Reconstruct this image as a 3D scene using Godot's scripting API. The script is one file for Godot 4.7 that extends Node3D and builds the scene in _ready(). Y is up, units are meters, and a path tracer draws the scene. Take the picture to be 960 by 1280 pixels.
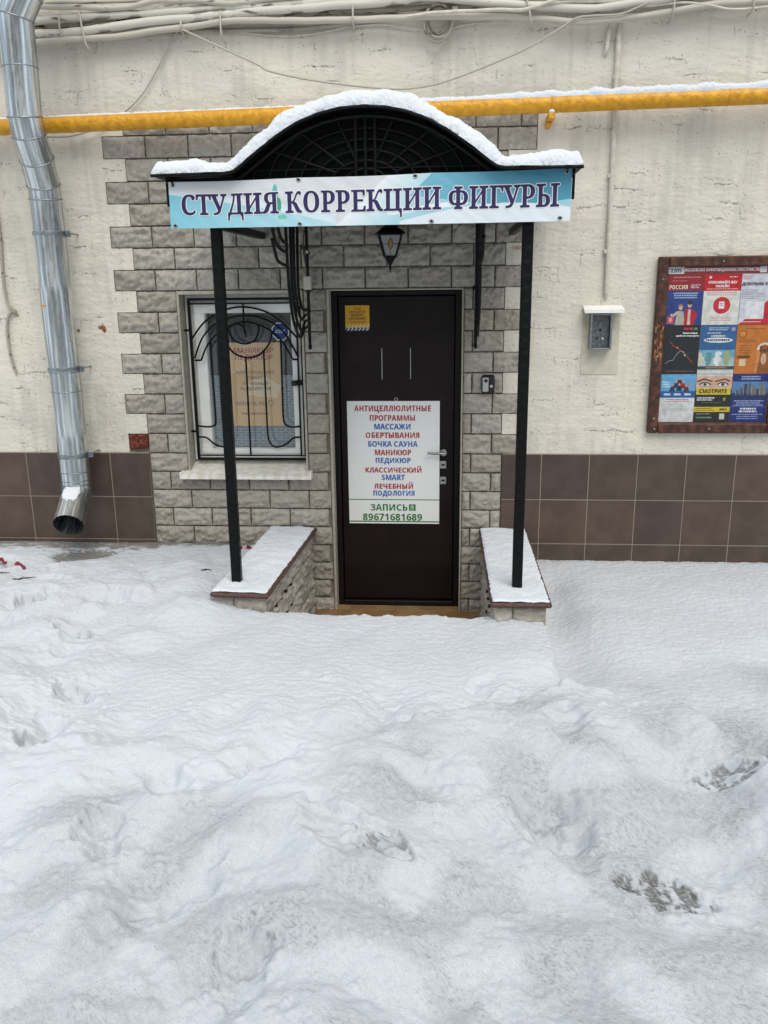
extends Node3D
# A basement entrance in an old courtyard wall, under an overcast winter sky.
# x runs along the wall, y is up, z points away from the wall; the pit floor at the door is y = 0.

const COURSE0 := 1.0745          # level of the joint on top of the plinth tiles
const BRICK_PITCH := 0.2625
var rng := RandomNumberGenerator.new()
var M := {}                      # materials
var brick_cache := {}

# ------------------------------------------------------------------ mesh collector
class MB:
	var v := PackedVector3Array()
	var n := PackedVector3Array()
	var uv := PackedVector2Array()
	var c := PackedColorArray()
	var idx := PackedInt32Array()
	func vert(p: Vector3, nn: Vector3, t := Vector2.ZERO) -> int:
		v.append(p); n.append(nn); uv.append(t)
		return v.size() - 1
	func tri(a: Vector3, b: Vector3, d: Vector3, out: Vector3) -> void:
		var k := (b - a).cross(d - a)
		if k.length_squared() < 1e-16:
			return
		var nn := k.normalized()
		if nn.dot(out) < 0.0:
			var s := b
			b = d
			d = s
			nn = -nn
		var i := vert(a, nn)
		vert(d, nn); vert(b, nn)
		idx.append_array([i, i + 1, i + 2])
	func quad(a: Vector3, b: Vector3, d: Vector3, e: Vector3, out: Vector3) -> void:
		tri(a, b, d, out); tri(a, d, e, out)
	# a face with texture coordinates: a lower left, b lower right, d upper right, e upper left
	func face(a: Vector3, b: Vector3, d: Vector3, e: Vector3, out: Vector3, u0 := Vector2(0, 1), u1 := Vector2(1, 0)) -> void:
		var i := vert(a, out, Vector2(u0.x, u0.y))
		vert(b, out, Vector2(u1.x, u0.y)); vert(d, out, Vector2(u1.x, u1.y)); vert(e, out, Vector2(u0.x, u1.y))
		idx.append_array([i, i + 2, i + 1, i, i + 3, i + 2])
	func box(lo: Vector3, hi: Vector3, bev := 0.0) -> void:
		var ctr := (lo + hi) * 0.5
		var h := (hi - lo) * 0.5
		bev = minf(bev, minf(h.x, minf(h.y, h.z)) * 0.9)
		var inn := h - Vector3(bev, bev, bev)
		for ax in 3:
			for s in [-1.0, 1.0]:
				var q := []
				for k in [[-1, -1], [1, -1], [1, 1], [-1, 1]]:
					var p := Vector3.ZERO
					p[ax] = s * h[ax]
					p[(ax + 1) % 3] = k[0] * inn[(ax + 1) % 3]
					p[(ax + 2) % 3] = k[1] * inn[(ax + 2) % 3]
					q.append(ctr + p)
				var o := Vector3.ZERO
				o[ax] = s
				quad(q[0], q[1], q[2], q[3], o)
		if bev <= 0.0:
			return
		for ax in 3:
			var b := (ax + 1) % 3
			var d := (ax + 2) % 3
			for s in [-1.0, 1.0]:
				for t in [-1.0, 1.0]:
					var q := []
					for e in [-1.0, 1.0]:
						var p1 := Vector3.ZERO
						p1[ax] = e * inn[ax]; p1[b] = s * h[b]; p1[d] = t * inn[d]
						var p2 := Vector3.ZERO
						p2[ax] = e * inn[ax]; p2[b] = s * inn[b]; p2[d] = t * h[d]
						q.append(ctr + p1); q.append(ctr + p2)
					var o := Vector3.ZERO
					o[b] = s; o[d] = t
					quad(q[0], q[1], q[3], q[2], o)
		for sx in [-1.0, 1.0]:
			for sy in [-1.0, 1.0]:
				for sz in [-1.0, 1.0]:
					tri(ctr + Vector3(sx * h.x, sy * inn.y, sz * inn.z), ctr + Vector3(sx * inn.x, sy * h.y, sz * inn.z), ctr + Vector3(sx * inn.x, sy * inn.y, sz * h.z), Vector3(sx, sy, sz))
	func tube(pts: Array, r, sides := 10, caps := true, d0 := Vector3.ZERO, d1 := Vector3.ZERO) -> void:
		var t: Vector3 = (pts[1] - pts[0]).normalized()
		var up := Vector3.UP if absf(t.y) < 0.9 else Vector3.RIGHT
		var a := t.cross(up).normalized()
		var rows := []
		var run := 0.0
		for i in pts.size():
			var tt: Vector3
			if i == 0:
				tt = d0 if d0 != Vector3.ZERO else (pts[1] - pts[0]).normalized()
			elif i == pts.size() - 1:
				tt = d1 if d1 != Vector3.ZERO else (pts[i] - pts[i - 1]).normalized()
			else:
				tt = ((pts[i + 1] - pts[i]).normalized() + (pts[i] - pts[i - 1]).normalized()).normalized()
			if i > 0:
				run += (pts[i] as Vector3).distance_to(pts[i - 1])
			a = (a - tt * a.dot(tt)).normalized()
			var b := tt.cross(a)
			var rr: float = r[i] if r is Array else r
			var row := []
			for k in sides + 1:
				var an := TAU * k / sides
				var nn := a * cos(an) + b * sin(an)
				row.append(vert(pts[i] + nn * rr, nn, Vector2(float(k) / sides, run)))
			rows.append(row)
		for i in pts.size() - 1:
			for k in sides:
				var p: int = rows[i][k]
				var q: int = rows[i][k + 1]
				var s: int = rows[i + 1][k + 1]
				var w: int = rows[i + 1][k]
				idx.append_array([p, s, q, p, w, s])
		if caps:
			for e in [0, pts.size() - 1]:
				var o: Vector3 = (pts[0] - pts[1]) if e == 0 else (pts[e] - pts[e - 1])
				o = o.normalized()
				var ci := vert(pts[e], o)
				var first := v.size()
				for k in sides + 1:
					vert(v[rows[e][k]], o)
				for k in sides:
					if e == 0:
						idx.append_array([ci, first + k, first + k + 1])
					else:
						idx.append_array([ci, first + k + 1, first + k])
	# ring of a profile [radius, y] round the y axis at p
	func lathe(prof: Array, sides: int, xf := Transform3D.IDENTITY) -> void:
		var rows := []
		for i in prof.size():
			var d: Vector2 = Vector2(prof[mini(i + 1, prof.size() - 1)][0] - prof[maxi(i - 1, 0)][0], prof[mini(i + 1, prof.size() - 1)][1] - prof[maxi(i - 1, 0)][1])
			var row := []
			for k in sides + 1:
				var an := TAU * k / sides
				var nn := Vector3(cos(an) * d.y, -d.x, sin(an) * d.y).normalized()
				row.append(vert(xf * Vector3(cos(an) * prof[i][0], prof[i][1], sin(an) * prof[i][0]), (xf.basis * nn).normalized()))
			rows.append(row)
		for i in prof.size() - 1:
			for k in sides:
				idx.append_array([rows[i][k], rows[i][k + 1], rows[i + 1][k + 1], rows[i][k], rows[i + 1][k + 1], rows[i + 1][k]])
	func mesh() -> ArrayMesh:
		var a := []
		a.resize(Mesh.ARRAY_MAX)
		a[Mesh.ARRAY_VERTEX] = v
		a[Mesh.ARRAY_NORMAL] = n
		a[Mesh.ARRAY_TEX_UV] = uv
		if c.size() == v.size() and c.size() > 0:
			a[Mesh.ARRAY_COLOR] = c
		a[Mesh.ARRAY_INDEX] = idx
		var m := ArrayMesh.new()
		m.add_surface_from_arrays(Mesh.PRIMITIVE_TRIANGLES, a)
		return m

# ------------------------------------------------------------------ small helpers
func put(called: String, mesh: Mesh, m: Material, parent: Node = self) -> MeshInstance3D:
	var o := MeshInstance3D.new()
	o.name = called
	o.mesh = mesh
	o.material_override = m
	o.cast_shadow = GeometryInstance3D.SHADOW_CASTING_SETTING_ON
	parent.add_child(o, true)
	return o

func thing(called: String, label: String, category: String, group := "", at := Vector3.ZERO) -> Node3D:
	var o := Node3D.new()
	o.name = called
	add_child(o, true)
	o.position = at
	tag(o, label, category, group)
	return o

func tag(o: Node, label: String, category: String, group := "", kind := "") -> Node:
	if label: o.set_meta("label", label)
	if category: o.set_meta("category", category)
	if group: o.set_meta("group", group)
	if kind: o.set_meta("kind", kind)
	return o

func box_mesh(lo: Vector3, hi: Vector3, bev := 0.0) -> ArrayMesh:
	var b := MB.new()
	b.box(lo, hi, bev)
	return b.mesh()

func tube_mesh(pts: Array, r, sides := 10, caps := true) -> ArrayMesh:
	var b := MB.new()
	b.tube(pts, r, sides, caps)
	return b.mesh()

func spline(pts: Array, per := 6) -> Array:
	var out := []
	for i in pts.size() - 1:
		var p0: Vector3 = pts[maxi(i - 1, 0)]
		var p1: Vector3 = pts[i]
		var p2: Vector3 = pts[i + 1]
		var p3: Vector3 = pts[mini(i + 2, pts.size() - 1)]
		for k in per:
			out.append(p1.cubic_interpolate(p2, p0, p3, float(k) / per))
	out.append(pts[pts.size() - 1])
	return out

func rgb(r: float, g: float, b: float) -> Color:
	return Color(r / 255.0, g / 255.0, b / 255.0)

func noise(sd: int, freq: float, oct := 4, type := FastNoiseLite.TYPE_SIMPLEX_SMOOTH) -> FastNoiseLite:
	var f := FastNoiseLite.new()
	f.seed = sd
	f.frequency = freq
	f.noise_type = type
	f.fractal_type = FastNoiseLite.FRACTAL_FBM if oct > 1 else FastNoiseLite.FRACTAL_NONE
	f.fractal_octaves = oct
	return f

func tex_from(img: Image) -> ImageTexture:
	return ImageTexture.create_from_image(img)

# seamless noise between two colours; x_stretch > 1 draws it out along x
func noise_tex(sd: int, freq: float, c0: Color, c1: Color, size := 256, oct := 4, lo := 0.0, hi := 1.0, stretch := Vector2i(1, 1)) -> ImageTexture:
	var img := noise(sd, freq, oct).get_seamless_image(size / stretch.x, size / stretch.y)
	if stretch != Vector2i(1, 1):
		img.resize(size, size, Image.INTERPOLATE_CUBIC)
	img.convert(Image.FORMAT_L8)
	var src := img.get_data()
	var out := PackedByteArray()
	out.resize(src.size() * 3)
	for i in src.size():
		var t := clampf((src[i] / 255.0 - lo) / (hi - lo), 0.0, 1.0)
		out[i * 3] = int(lerpf(c0.r, c1.r, t) * 255.0)
		out[i * 3 + 1] = int(lerpf(c0.g, c1.g, t) * 255.0)
		out[i * 3 + 2] = int(lerpf(c0.b, c1.b, t) * 255.0)
	return tex_from(Image.create_from_data(size, size, false, Image.FORMAT_RGB8, out))

func mat(col: Color, rough := 0.8, metal := 0.0) -> StandardMaterial3D:
	var m := StandardMaterial3D.new()
	m.albedo_color = col
	m.roughness = rough
	m.metallic = metal
	return m

func tri_mat(col: Color, tex: Texture2D, scale: float, rough: float, height: Texture2D = null, h_cm := 0.0, metal := 0.0) -> StandardMaterial3D:
	var m := mat(col, rough, metal)
	m.albedo_texture = tex
	m.uv1_triplanar = true
	m.uv1_world_triplanar = true
	m.uv1_scale = Vector3(scale, scale, scale)
	if height:
		m.heightmap_enabled = true
		m.heightmap_texture = height
		m.heightmap_scale = h_cm
	return m

func font(serif := false, bold := true) -> Font:
	var f := SystemFont.new()
	f.font_names = PackedStringArray(["Droid Serif" if serif else "Droid Sans"])
	f.font_weight = 700 if bold else 400
	return f

# lettering fitted into a box w by h round (x, y) on a face at z
func letters(parent: Node, s: String, x: float, y: float, z: float, w: float, h: float, m: Material, f: Font, depth := 0.0008) -> MeshInstance3D:
	var t := TextMesh.new()
	t.text = s
	t.font = f
	t.font_size = 40
	t.pixel_size = 0.01
	t.depth = 0.02
	t.curve_step = 1.5
	var bb := t.get_aabb()
	var o := put("lettering", t, m, parent)
	var sx := w / maxf(bb.size.x, 0.001)
	var sy := h / maxf(bb.size.y, 0.001) if h > 0.0 else sx
	o.scale = Vector3(sx, sy, depth / 0.02)
	var c := bb.get_center()
	o.position = Vector3(x - c.x * sx, y - c.y * sy, z)
	return o

func lev(k: int) -> float:
	return COURSE0 + (0.1285 if k >= 0 else 0.1235) * k

func ss(a: float, b: float, x: float) -> float:
	return smoothstep(a, b, x)

# ------------------------------------------------------------------ materials
func make_materials() -> void:
	var stone_h := noise_tex(11, 0.02, Color.BLACK, Color.WHITE, 256, 5, 0.2, 0.8, Vector2i(1, 1))
	var stone_c := noise_tex(12, 0.03, Color(0.90, 0.895, 0.885), Color.WHITE, 256, 5, 0.25, 0.75)
	var tones := [rgb(167, 161, 151), rgb(173, 167, 157), rgb(161, 155, 145), rgb(170, 165, 156), rgb(166, 159, 147), rgb(176, 171, 162)]
	M.brick = []
	for t in tones:
		M.brick.append(tri_mat(t, stone_c, 3.1, 0.95, stone_h, 0.55))
	M.mortar = tri_mat(rgb(144, 138, 127), stone_c, 5.0, 0.95, stone_h, 0.3)
	M.red_brick = tri_mat(rgb(140, 72, 56), noise_tex(13, 0.05, Color(0.5, 0.5, 0.5), Color.WHITE, 128, 4, 0.3, 0.7), 6.0, 0.95, stone_h, 0.8)
	M.reveal = tri_mat(rgb(176, 171, 158), stone_c, 2.3, 0.9, stone_h, 0.25)
	var tile_c := noise_tex(14, 0.012, Color(0.90, 0.89, 0.88), Color.WHITE, 256, 4, 0.25, 0.75)
	var tile_h := noise_tex(15, 0.08, Color.BLACK, Color.WHITE, 128, 3)
	M.tile = []
	for t in [rgb(80, 66, 58), rgb(76, 62, 55), rgb(85, 69, 60)]:
		M.tile.append(tri_mat(t, tile_c, 1.7, 0.5, tile_h, 0.03))
	M.grout = mat(rgb(146, 134, 121), 0.95)
	M.floor_tile = []
	for t in [rgb(150, 118, 80), rgb(142, 112, 76), rgb(158, 126, 88)]:
		M.floor_tile.append(tri_mat(t, tile_c, 2.1, 0.45, tile_h, 0.05))
	M.coping = tri_mat(rgb(112, 80, 72), noise_tex(16, 0.16, Color(0.45, 0.42, 0.42), Color(1, 1, 1), 128, 3, 0.3, 0.7), 6.0, 0.7, noise_tex(17, 0.2, Color.BLACK, Color.WHITE, 128, 2), 0.4)
	# black wrought iron with thin paint
	M.iron = tri_mat(rgb(15, 18, 19), noise_tex(18, 0.05, Color(0.6, 0.6, 0.6), Color.WHITE, 128, 4), 4.0, 0.42, noise_tex(19, 0.1, Color.BLACK, Color.WHITE, 128, 3), 0.1)
	M.iron.metallic_specular = 0.3
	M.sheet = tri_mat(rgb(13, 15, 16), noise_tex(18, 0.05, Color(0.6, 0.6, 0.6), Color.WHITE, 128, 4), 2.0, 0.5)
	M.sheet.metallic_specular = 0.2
	M.white_pvc = tri_mat(rgb(244, 244, 241), noise_tex(20, 0.02, Color(0.92, 0.92, 0.91), Color.WHITE, 128, 4), 1.5, 0.4)
	M.door = tri_mat(rgb(30, 16, 18), noise_tex(21, 0.01, Color(0.70, 0.68, 0.68), Color.WHITE, 256, 5, 0.2, 0.8, Vector2i(8, 1)), 1.1, 0.42, noise_tex(22, 0.12, Color.BLACK, Color.WHITE, 128, 2), 0.03)
	M.door.roughness_texture = noise_tex(62, 0.012, Color(0.75, 0.75, 0.75), Color(1.0, 1.0, 1.0), 256, 5, 0.25, 0.75)
	M.door.roughness = 0.55
	M.door_frame = mat(rgb(18, 14, 15), 0.45)
	M.door_frame.metallic_specular = 0.35
	M.door.metallic_specular = 0.35
	M.steel = mat(rgb(176, 176, 174), 0.3, 1.0)
	M.dark_hole = mat(rgb(14, 14, 14), 0.9)
	# galvanised sheet: drawn-out streaks along the pipe and a blotchy spangle
	var gal := mat(rgb(229, 232, 232), 0.40, 1.0)
	gal.albedo_texture = noise_tex(23, 0.03, Color(0.70, 0.72, 0.73), Color.WHITE, 256, 4, 0.25, 0.75, Vector2i(1, 8))
	gal.roughness_texture = noise_tex(24, 0.04, Color(0.55, 0.55, 0.55), Color(1, 1, 1), 256, 4)
	gal.heightmap_enabled = true
	gal.heightmap_texture = noise_tex(25, 0.016, Color.BLACK, Color.WHITE, 256, 3, 0.1, 0.9, Vector2i(1, 4))
	gal.heightmap_scale = 0.3
	gal.uv1_scale = Vector3(2, 1.1, 1)
	M.galvanised = gal
	M.galvanised_plain = tri_mat(rgb(168, 174, 178), noise_tex(26, 0.05, Color(0.75, 0.76, 0.77), Color.WHITE, 128, 3), 5.0, 0.42, null, 0.0, 1.0)
	M.yellow = tri_mat(rgb(228, 166, 22), noise_tex(27, 0.03, Color(0.80, 0.77, 0.72), Color.WHITE, 256, 5), 2.2, 0.45, noise_tex(28, 0.05, Color.BLACK, Color.WHITE, 256, 4), 0.4)
	# paint over cables
	var peel := noise_tex(29, 0.035, Color(0.22, 0.19, 0.17), Color.WHITE, 256, 5, 0.16, 0.22, Vector2i(4, 1))
	M.cable = [tri_mat(rgb(186, 180, 167), peel, 1.3, 0.7, stone_h, 0.15), tri_mat(rgb(200, 196, 184), peel, 0.9, 0.65, stone_h, 0.15), tri_mat(rgb(160, 154, 142), peel, 1.7, 0.8, stone_h, 0.2), tri_mat(rgb(208, 203, 190), stone_c, 2.0, 0.75)]
	var snow_h := noise_tex(31, 0.035, Color.BLACK, Color.WHITE, 512, 5, 0.2, 0.8)
	var sn := tri_mat(Color(1, 1, 1), noise_tex(32, 0.22, Color(0.88, 0.88, 0.88), Color.WHITE, 512, 3, 0.20, 0.42), 1.6, 0.8, snow_h, 0.22)
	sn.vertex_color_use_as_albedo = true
	sn.subsurf_scatter_enabled = true
	sn.subsurf_scatter_strength = 0.05
	M.snow_ground = sn
	M.snow = tri_mat(rgb(214, 218, 224), noise_tex(32, 0.06, Color(0.95, 0.955, 0.96), Color.WHITE, 256, 4), 4.0, 0.8, snow_h, 0.2)
	M.snow.subsurf_scatter_enabled = true
	M.snow.subsurf_scatter_strength = 0.15
	M.wood = tri_mat(rgb(98, 58, 42), noise_tex(33, 0.02, Color(0.55, 0.5, 0.48), Color.WHITE, 256, 5, 0.2, 0.8, Vector2i(1, 1)), 3.0, 0.6, noise_tex(34, 0.05, Color.BLACK, Color.WHITE, 128, 3), 0.2)
	M.chip = tri_mat(rgb(176, 122, 74), stone_c, 6.0, 0.9)
	M.black_plastic = mat(rgb(20, 20, 21), 0.35)
	M.ink = mat(rgb(36, 26, 82), 0.6)
	M.paper = mat(rgb(226, 226, 222), 0.6)
	M.ink_white = mat(rgb(232, 232, 232), 0.6)
	M.ink_red = mat(rgb(178, 10, 40), 0.6)
	M.ink_blue = mat(rgb(4, 96, 186), 0.6)
	M.ink_green = mat(rgb(34, 118, 34), 0.6)
	M.ink_black = mat(rgb(24, 24, 26), 0.6)
	M.ink_maroon = mat(rgb(120, 44, 30), 0.6)
	M.twig = mat(rgb(56, 46, 36), 0.9)
	M.wire = mat(rgb(170, 165, 154), 0.6)
	M.glass = mat(Color(0.85, 0.9, 0.92, 0.03), 0.02)
	M.glass.transparency = BaseMaterial3D.TRANSPARENCY_ALPHA

# painted render over old masonry: ghost joints, hairline cracks, pits and flaked paint, laid out in metres on the wall
func plaster_material(x0: float, x1: float, y0: float, y1: float) -> StandardMaterial3D:
	var w := 1536
	var h := 1024
	var big := noise(41, 0.9, 4)
	var mid := noise(42, 7.0, 4)
	var fine := noise(43, 38.0, 3)
	var pit := noise(44, 60.0, 2)
	var brush := noise(45, 3.0, 3)
	var warp := noise(46, 5.0, 2)
	var keep := noise(47, 3.3, 2)
	var col := PackedByteArray()
	col.resize(w * h * 3)
	var hgt := PackedByteArray()
	hgt.resize(w * h)
	var px := (x1 - x0) / w
	var py := (y1 - y0) / h
	for j in h:
		var y := y1 - (j + 0.5) * py
		for i in w:
			var x := x0 + (i + 0.5) * px
			var b := big.get_noise_2d(x, y)
			var f := fine.get_noise_2d(x * 0.6, y)
			var md := mid.get_noise_2d(x * 0.5, y)
			var hh := 0.55 + md * 0.34 + f * 0.10 + absf(brush.get_noise_2d(x * 3.0 + 30.0, y * 5.0)) * 0.22 + brush.get_noise_2d(x * 2.0, y * 9.0) * 0.12
			var t := 1.0 + b * 0.05 + md * 0.025 + f * 0.015
			var warm := b * 0.5 + 0.5
			# joints of the masonry below, showing here and there
			var wy := y + warp.get_noise_2d(x, y) * 0.018
			var row := wy / 0.088 + 0.35 * warp.get_noise_2d(x * 0.15 + 7.0, y * 0.2)
			var dj := absf(row - roundf(row)) * 0.088
			var kp := keep.get_noise_2d(x * 0.8, y * 2.5)
			if dj < 0.006 and kp > 0.33:
				var g := (1.0 - dj / 0.006) * minf((kp - 0.33) * 5.0, 1.0)
				hh -= 0.32 * g
				if fine.get_noise_2d(x * 0.7 + 9.0, y + 4.0) + kp * 0.7 > 0.36:
					t *= 1.0 - 0.34 * g
			var wx := x + warp.get_noise_2d(x + 50.0, y) * 0.02
			var cx := wx / 0.26 + (0.5 if int(floorf(row)) % 2 == 0 else 0.0)
			var dv := absf(cx - roundf(cx)) * 0.26
			if dv < 0.004 and kp > 0.3:
				hh -= 0.2 * (1.0 - dv / 0.004)
				t *= 1.0 - 0.2 * (1.0 - dv / 0.004)
			var pn := pit.get_noise_2d(x, y)
			if pn > 0.62 + 0.25 * (0.5 - kp):
				hh -= 0.4
				t *= 0.6
			elif pn < -0.6:
				hh += 0.2
			var k := (j * w + i)
			var streak := keep.get_noise_2d(x * 5.0 + 33.0, y * 0.35) * 0.5 + big.get_noise_2d(x * 2.2 + 12.0, y * 1.6)
			t *= 1.0 - 0.07 * clampf(streak * 1.6 - 0.1, 0.0, 1.0)
			var r := clampf(0.825 * t, 0.0, 1.0)
			col[k * 3] = int(r * 255.0)
			col[k * 3 + 1] = int(clampf(r * (0.978 - 0.010 * warm), 0.0, 1.0) * 255.0)
			col[k * 3 + 2] = int(clampf(r * (0.930 - 0.035 * warm), 0.0, 1.0) * 255.0)
			hgt[k] = int(clampf(hh, 0.0, 1.0) * 255.0)
	# flakes where the red masonry shows
	for fl in [[-2.198, 1.878, 0.026, 0.014], [-2.183, 1.866, 0.012, 0.02], [-2.352, 1.862, 0.008, 0.014], [0.40, 2.33, 0.03, 0.012], [0.43, 2.39, 0.012, 0.02], [-2.19, 1.905, 0.004, 0.006]]:
		for jj in range(-12, 13):
			for ii in range(-12, 13):
				var ux: float = ii * px / fl[2]
				var uy: float = jj * py / fl[3]
				var x: float = fl[0] + ii * px
				var y: float = fl[1] + jj * py
				if ux * ux + uy * uy + fine.get_noise_2d(x * 3.0, y * 3.0) * 1.2 < 0.9:
					var k := int((y1 - y) / py) * w + int((x - x0) / px)
					var pale: bool = fl[0] > 0.0
					col[k * 3] = 170 if pale else 132
					col[k * 3 + 1] = 150 if pale else 78
					col[k * 3 + 2] = 128 if pale else 52
					hgt[k] = 60
	var m := mat(Color(1, 1, 1), 0.9)
	m.albedo_texture = tex_from(Image.create_from_data(w, h, false, Image.FORMAT_RGB8, col))
	m.heightmap_enabled = true
	m.heightmap_texture = tex_from(Image.create_from_data(w, h, false, Image.FORMAT_L8, hgt))
	m.heightmap_scale = 0.9
	return m

# ------------------------------------------------------------------ the wall
func brick_mesh(l: float, h: float, sd: int) -> ArrayMesh:
	# split-faced stone: a rough front that falls back to clean arrises
	var key := "%d_%d_%d" % [int(round(l * 50.0)), int(round(h * 100.0)), sd]
	if brick_cache.has(key):
		return brick_cache[key]
	var nz := noise(500 + sd * 7, 9.0, 4)
	var nz2 := noise(900 + sd, 26.0, 2)
	var nx := 18 if l > 0.16 else 10
	var ny := 10
	var b := MB.new()
	var g := []
	for j in ny + 1:
		var row := []
		for i in nx + 1:
			var u := float(i) / nx
			var v := float(j) / ny
			var x := (u - 0.5) * l
			var y := (v - 0.5) * h
			var e := minf(minf(u, 1.0 - u) * l, minf(v, 1.0 - v) * h)
			var z := 0.006 + minf(e / 0.013, 1.0) * (0.008 + nz.get_noise_2d(x * 0.7 + sd, y * 1.9) * 0.024 + (0.35 - absf(nz2.get_noise_2d(x * 0.28 + nz.get_noise_2d(x, y) * 0.05, y * 0.85 + sd))) * 0.020)
			var wob := 0.0025 * nz2.get_noise_2d(x * 3.0 + 5.0, y * 3.0)
			row.append(Vector3(x + (wob if i == 0 or i == nx else 0.0), y + (wob if j == 0 or j == ny else 0.0), maxf(z, 0.002)))
		g.append(row)
	for j in ny + 1:
		for i in nx + 1:
			var dx: Vector3 = g[j][mini(i + 1, nx)] - g[j][maxi(i - 1, 0)]
			var dy: Vector3 = g[mini(j + 1, ny)][i] - g[maxi(j - 1, 0)][i]
			b.vert(g[j][i], dx.cross(dy).normalized(), Vector2(float(i) / nx, 1.0 - float(j) / ny))
	for j in ny:
		for i in nx:
			var p := j * (nx + 1) + i
			b.idx.append_array([p, p + nx + 2, p + 1, p, p + nx + 1, p + nx + 2])
	var bk := Vector3(0, 0, -0.03)
	for i in nx:
		var p: Vector3 = g[0][i]
		var q: Vector3 = g[0][i + 1]
		b.quad(p, q, Vector3(q.x, q.y, -0.02), Vector3(p.x, p.y, -0.02), Vector3.DOWN)
		p = g[ny][i]
		q = g[ny][i + 1]
		b.quad(p, q, Vector3(q.x, q.y, -0.02), Vector3(p.x, p.y, -0.02), Vector3.UP)
	for j in ny:
		var p: Vector3 = g[j][0]
		var q: Vector3 = g[j + 1][0]
		b.quad(p, q, Vector3(q.x, q.y, -0.02), Vector3(p.x, p.y, -0.02), Vector3.LEFT)
		p = g[j][nx]
		q = g[j + 1][nx]
		b.quad(p, q, Vector3(q.x, q.y, -0.02), Vector3(p.x, p.y, -0.02), Vector3.RIGHT)
	brick_cache[key] = b.mesh()
	return brick_cache[key]

func lay_brick(parent: Node, x0: float, x1: float, y0: float, y1: float, xf := Transform3D.IDENTITY) -> MeshInstance3D:
	var l := x1 - x0 - 0.009
	var h := y1 - y0 - 0.009
	var lq := 0.04 * maxf(1.0, roundf(l / 0.04))
	var o := put("brick", brick_mesh(lq, 0.12, rng.randi_range(0, 5)), M.brick[rng.randi_range(0, M.brick.size() - 1)], parent)
	var flip := 1.0
	o.transform = xf * Transform3D(Basis().scaled(Vector3(l / lq * flip, h / 0.12, 1)), Vector3((x0 + x1) * 0.5, (y0 + y1) * 0.5, rng.randf_range(-0.0015, 0.0025)))
	return o

func left_edge(k: int) -> float:
	if k < 0: return -1.957
	if k == 0: return -1.957
	return -2.09 if k % 2 == 0 else -1.957

func right_edge(k: int) -> float:
	if k < 0: return 0.34
	if k >= 14: return 0.50
	return 0.462 if k % 2 == 0 else 0.336

const WX0 := -4.4
const WX1 := 3.6
const WY1 := 7.5
const WIN := Rect2(-1.70, 0.951, 0.795, 1.149)     # x, y, width, height of the window opening
const DOOR := Rect2(-0.757, 0.0, 0.844, 2.1025)

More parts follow.
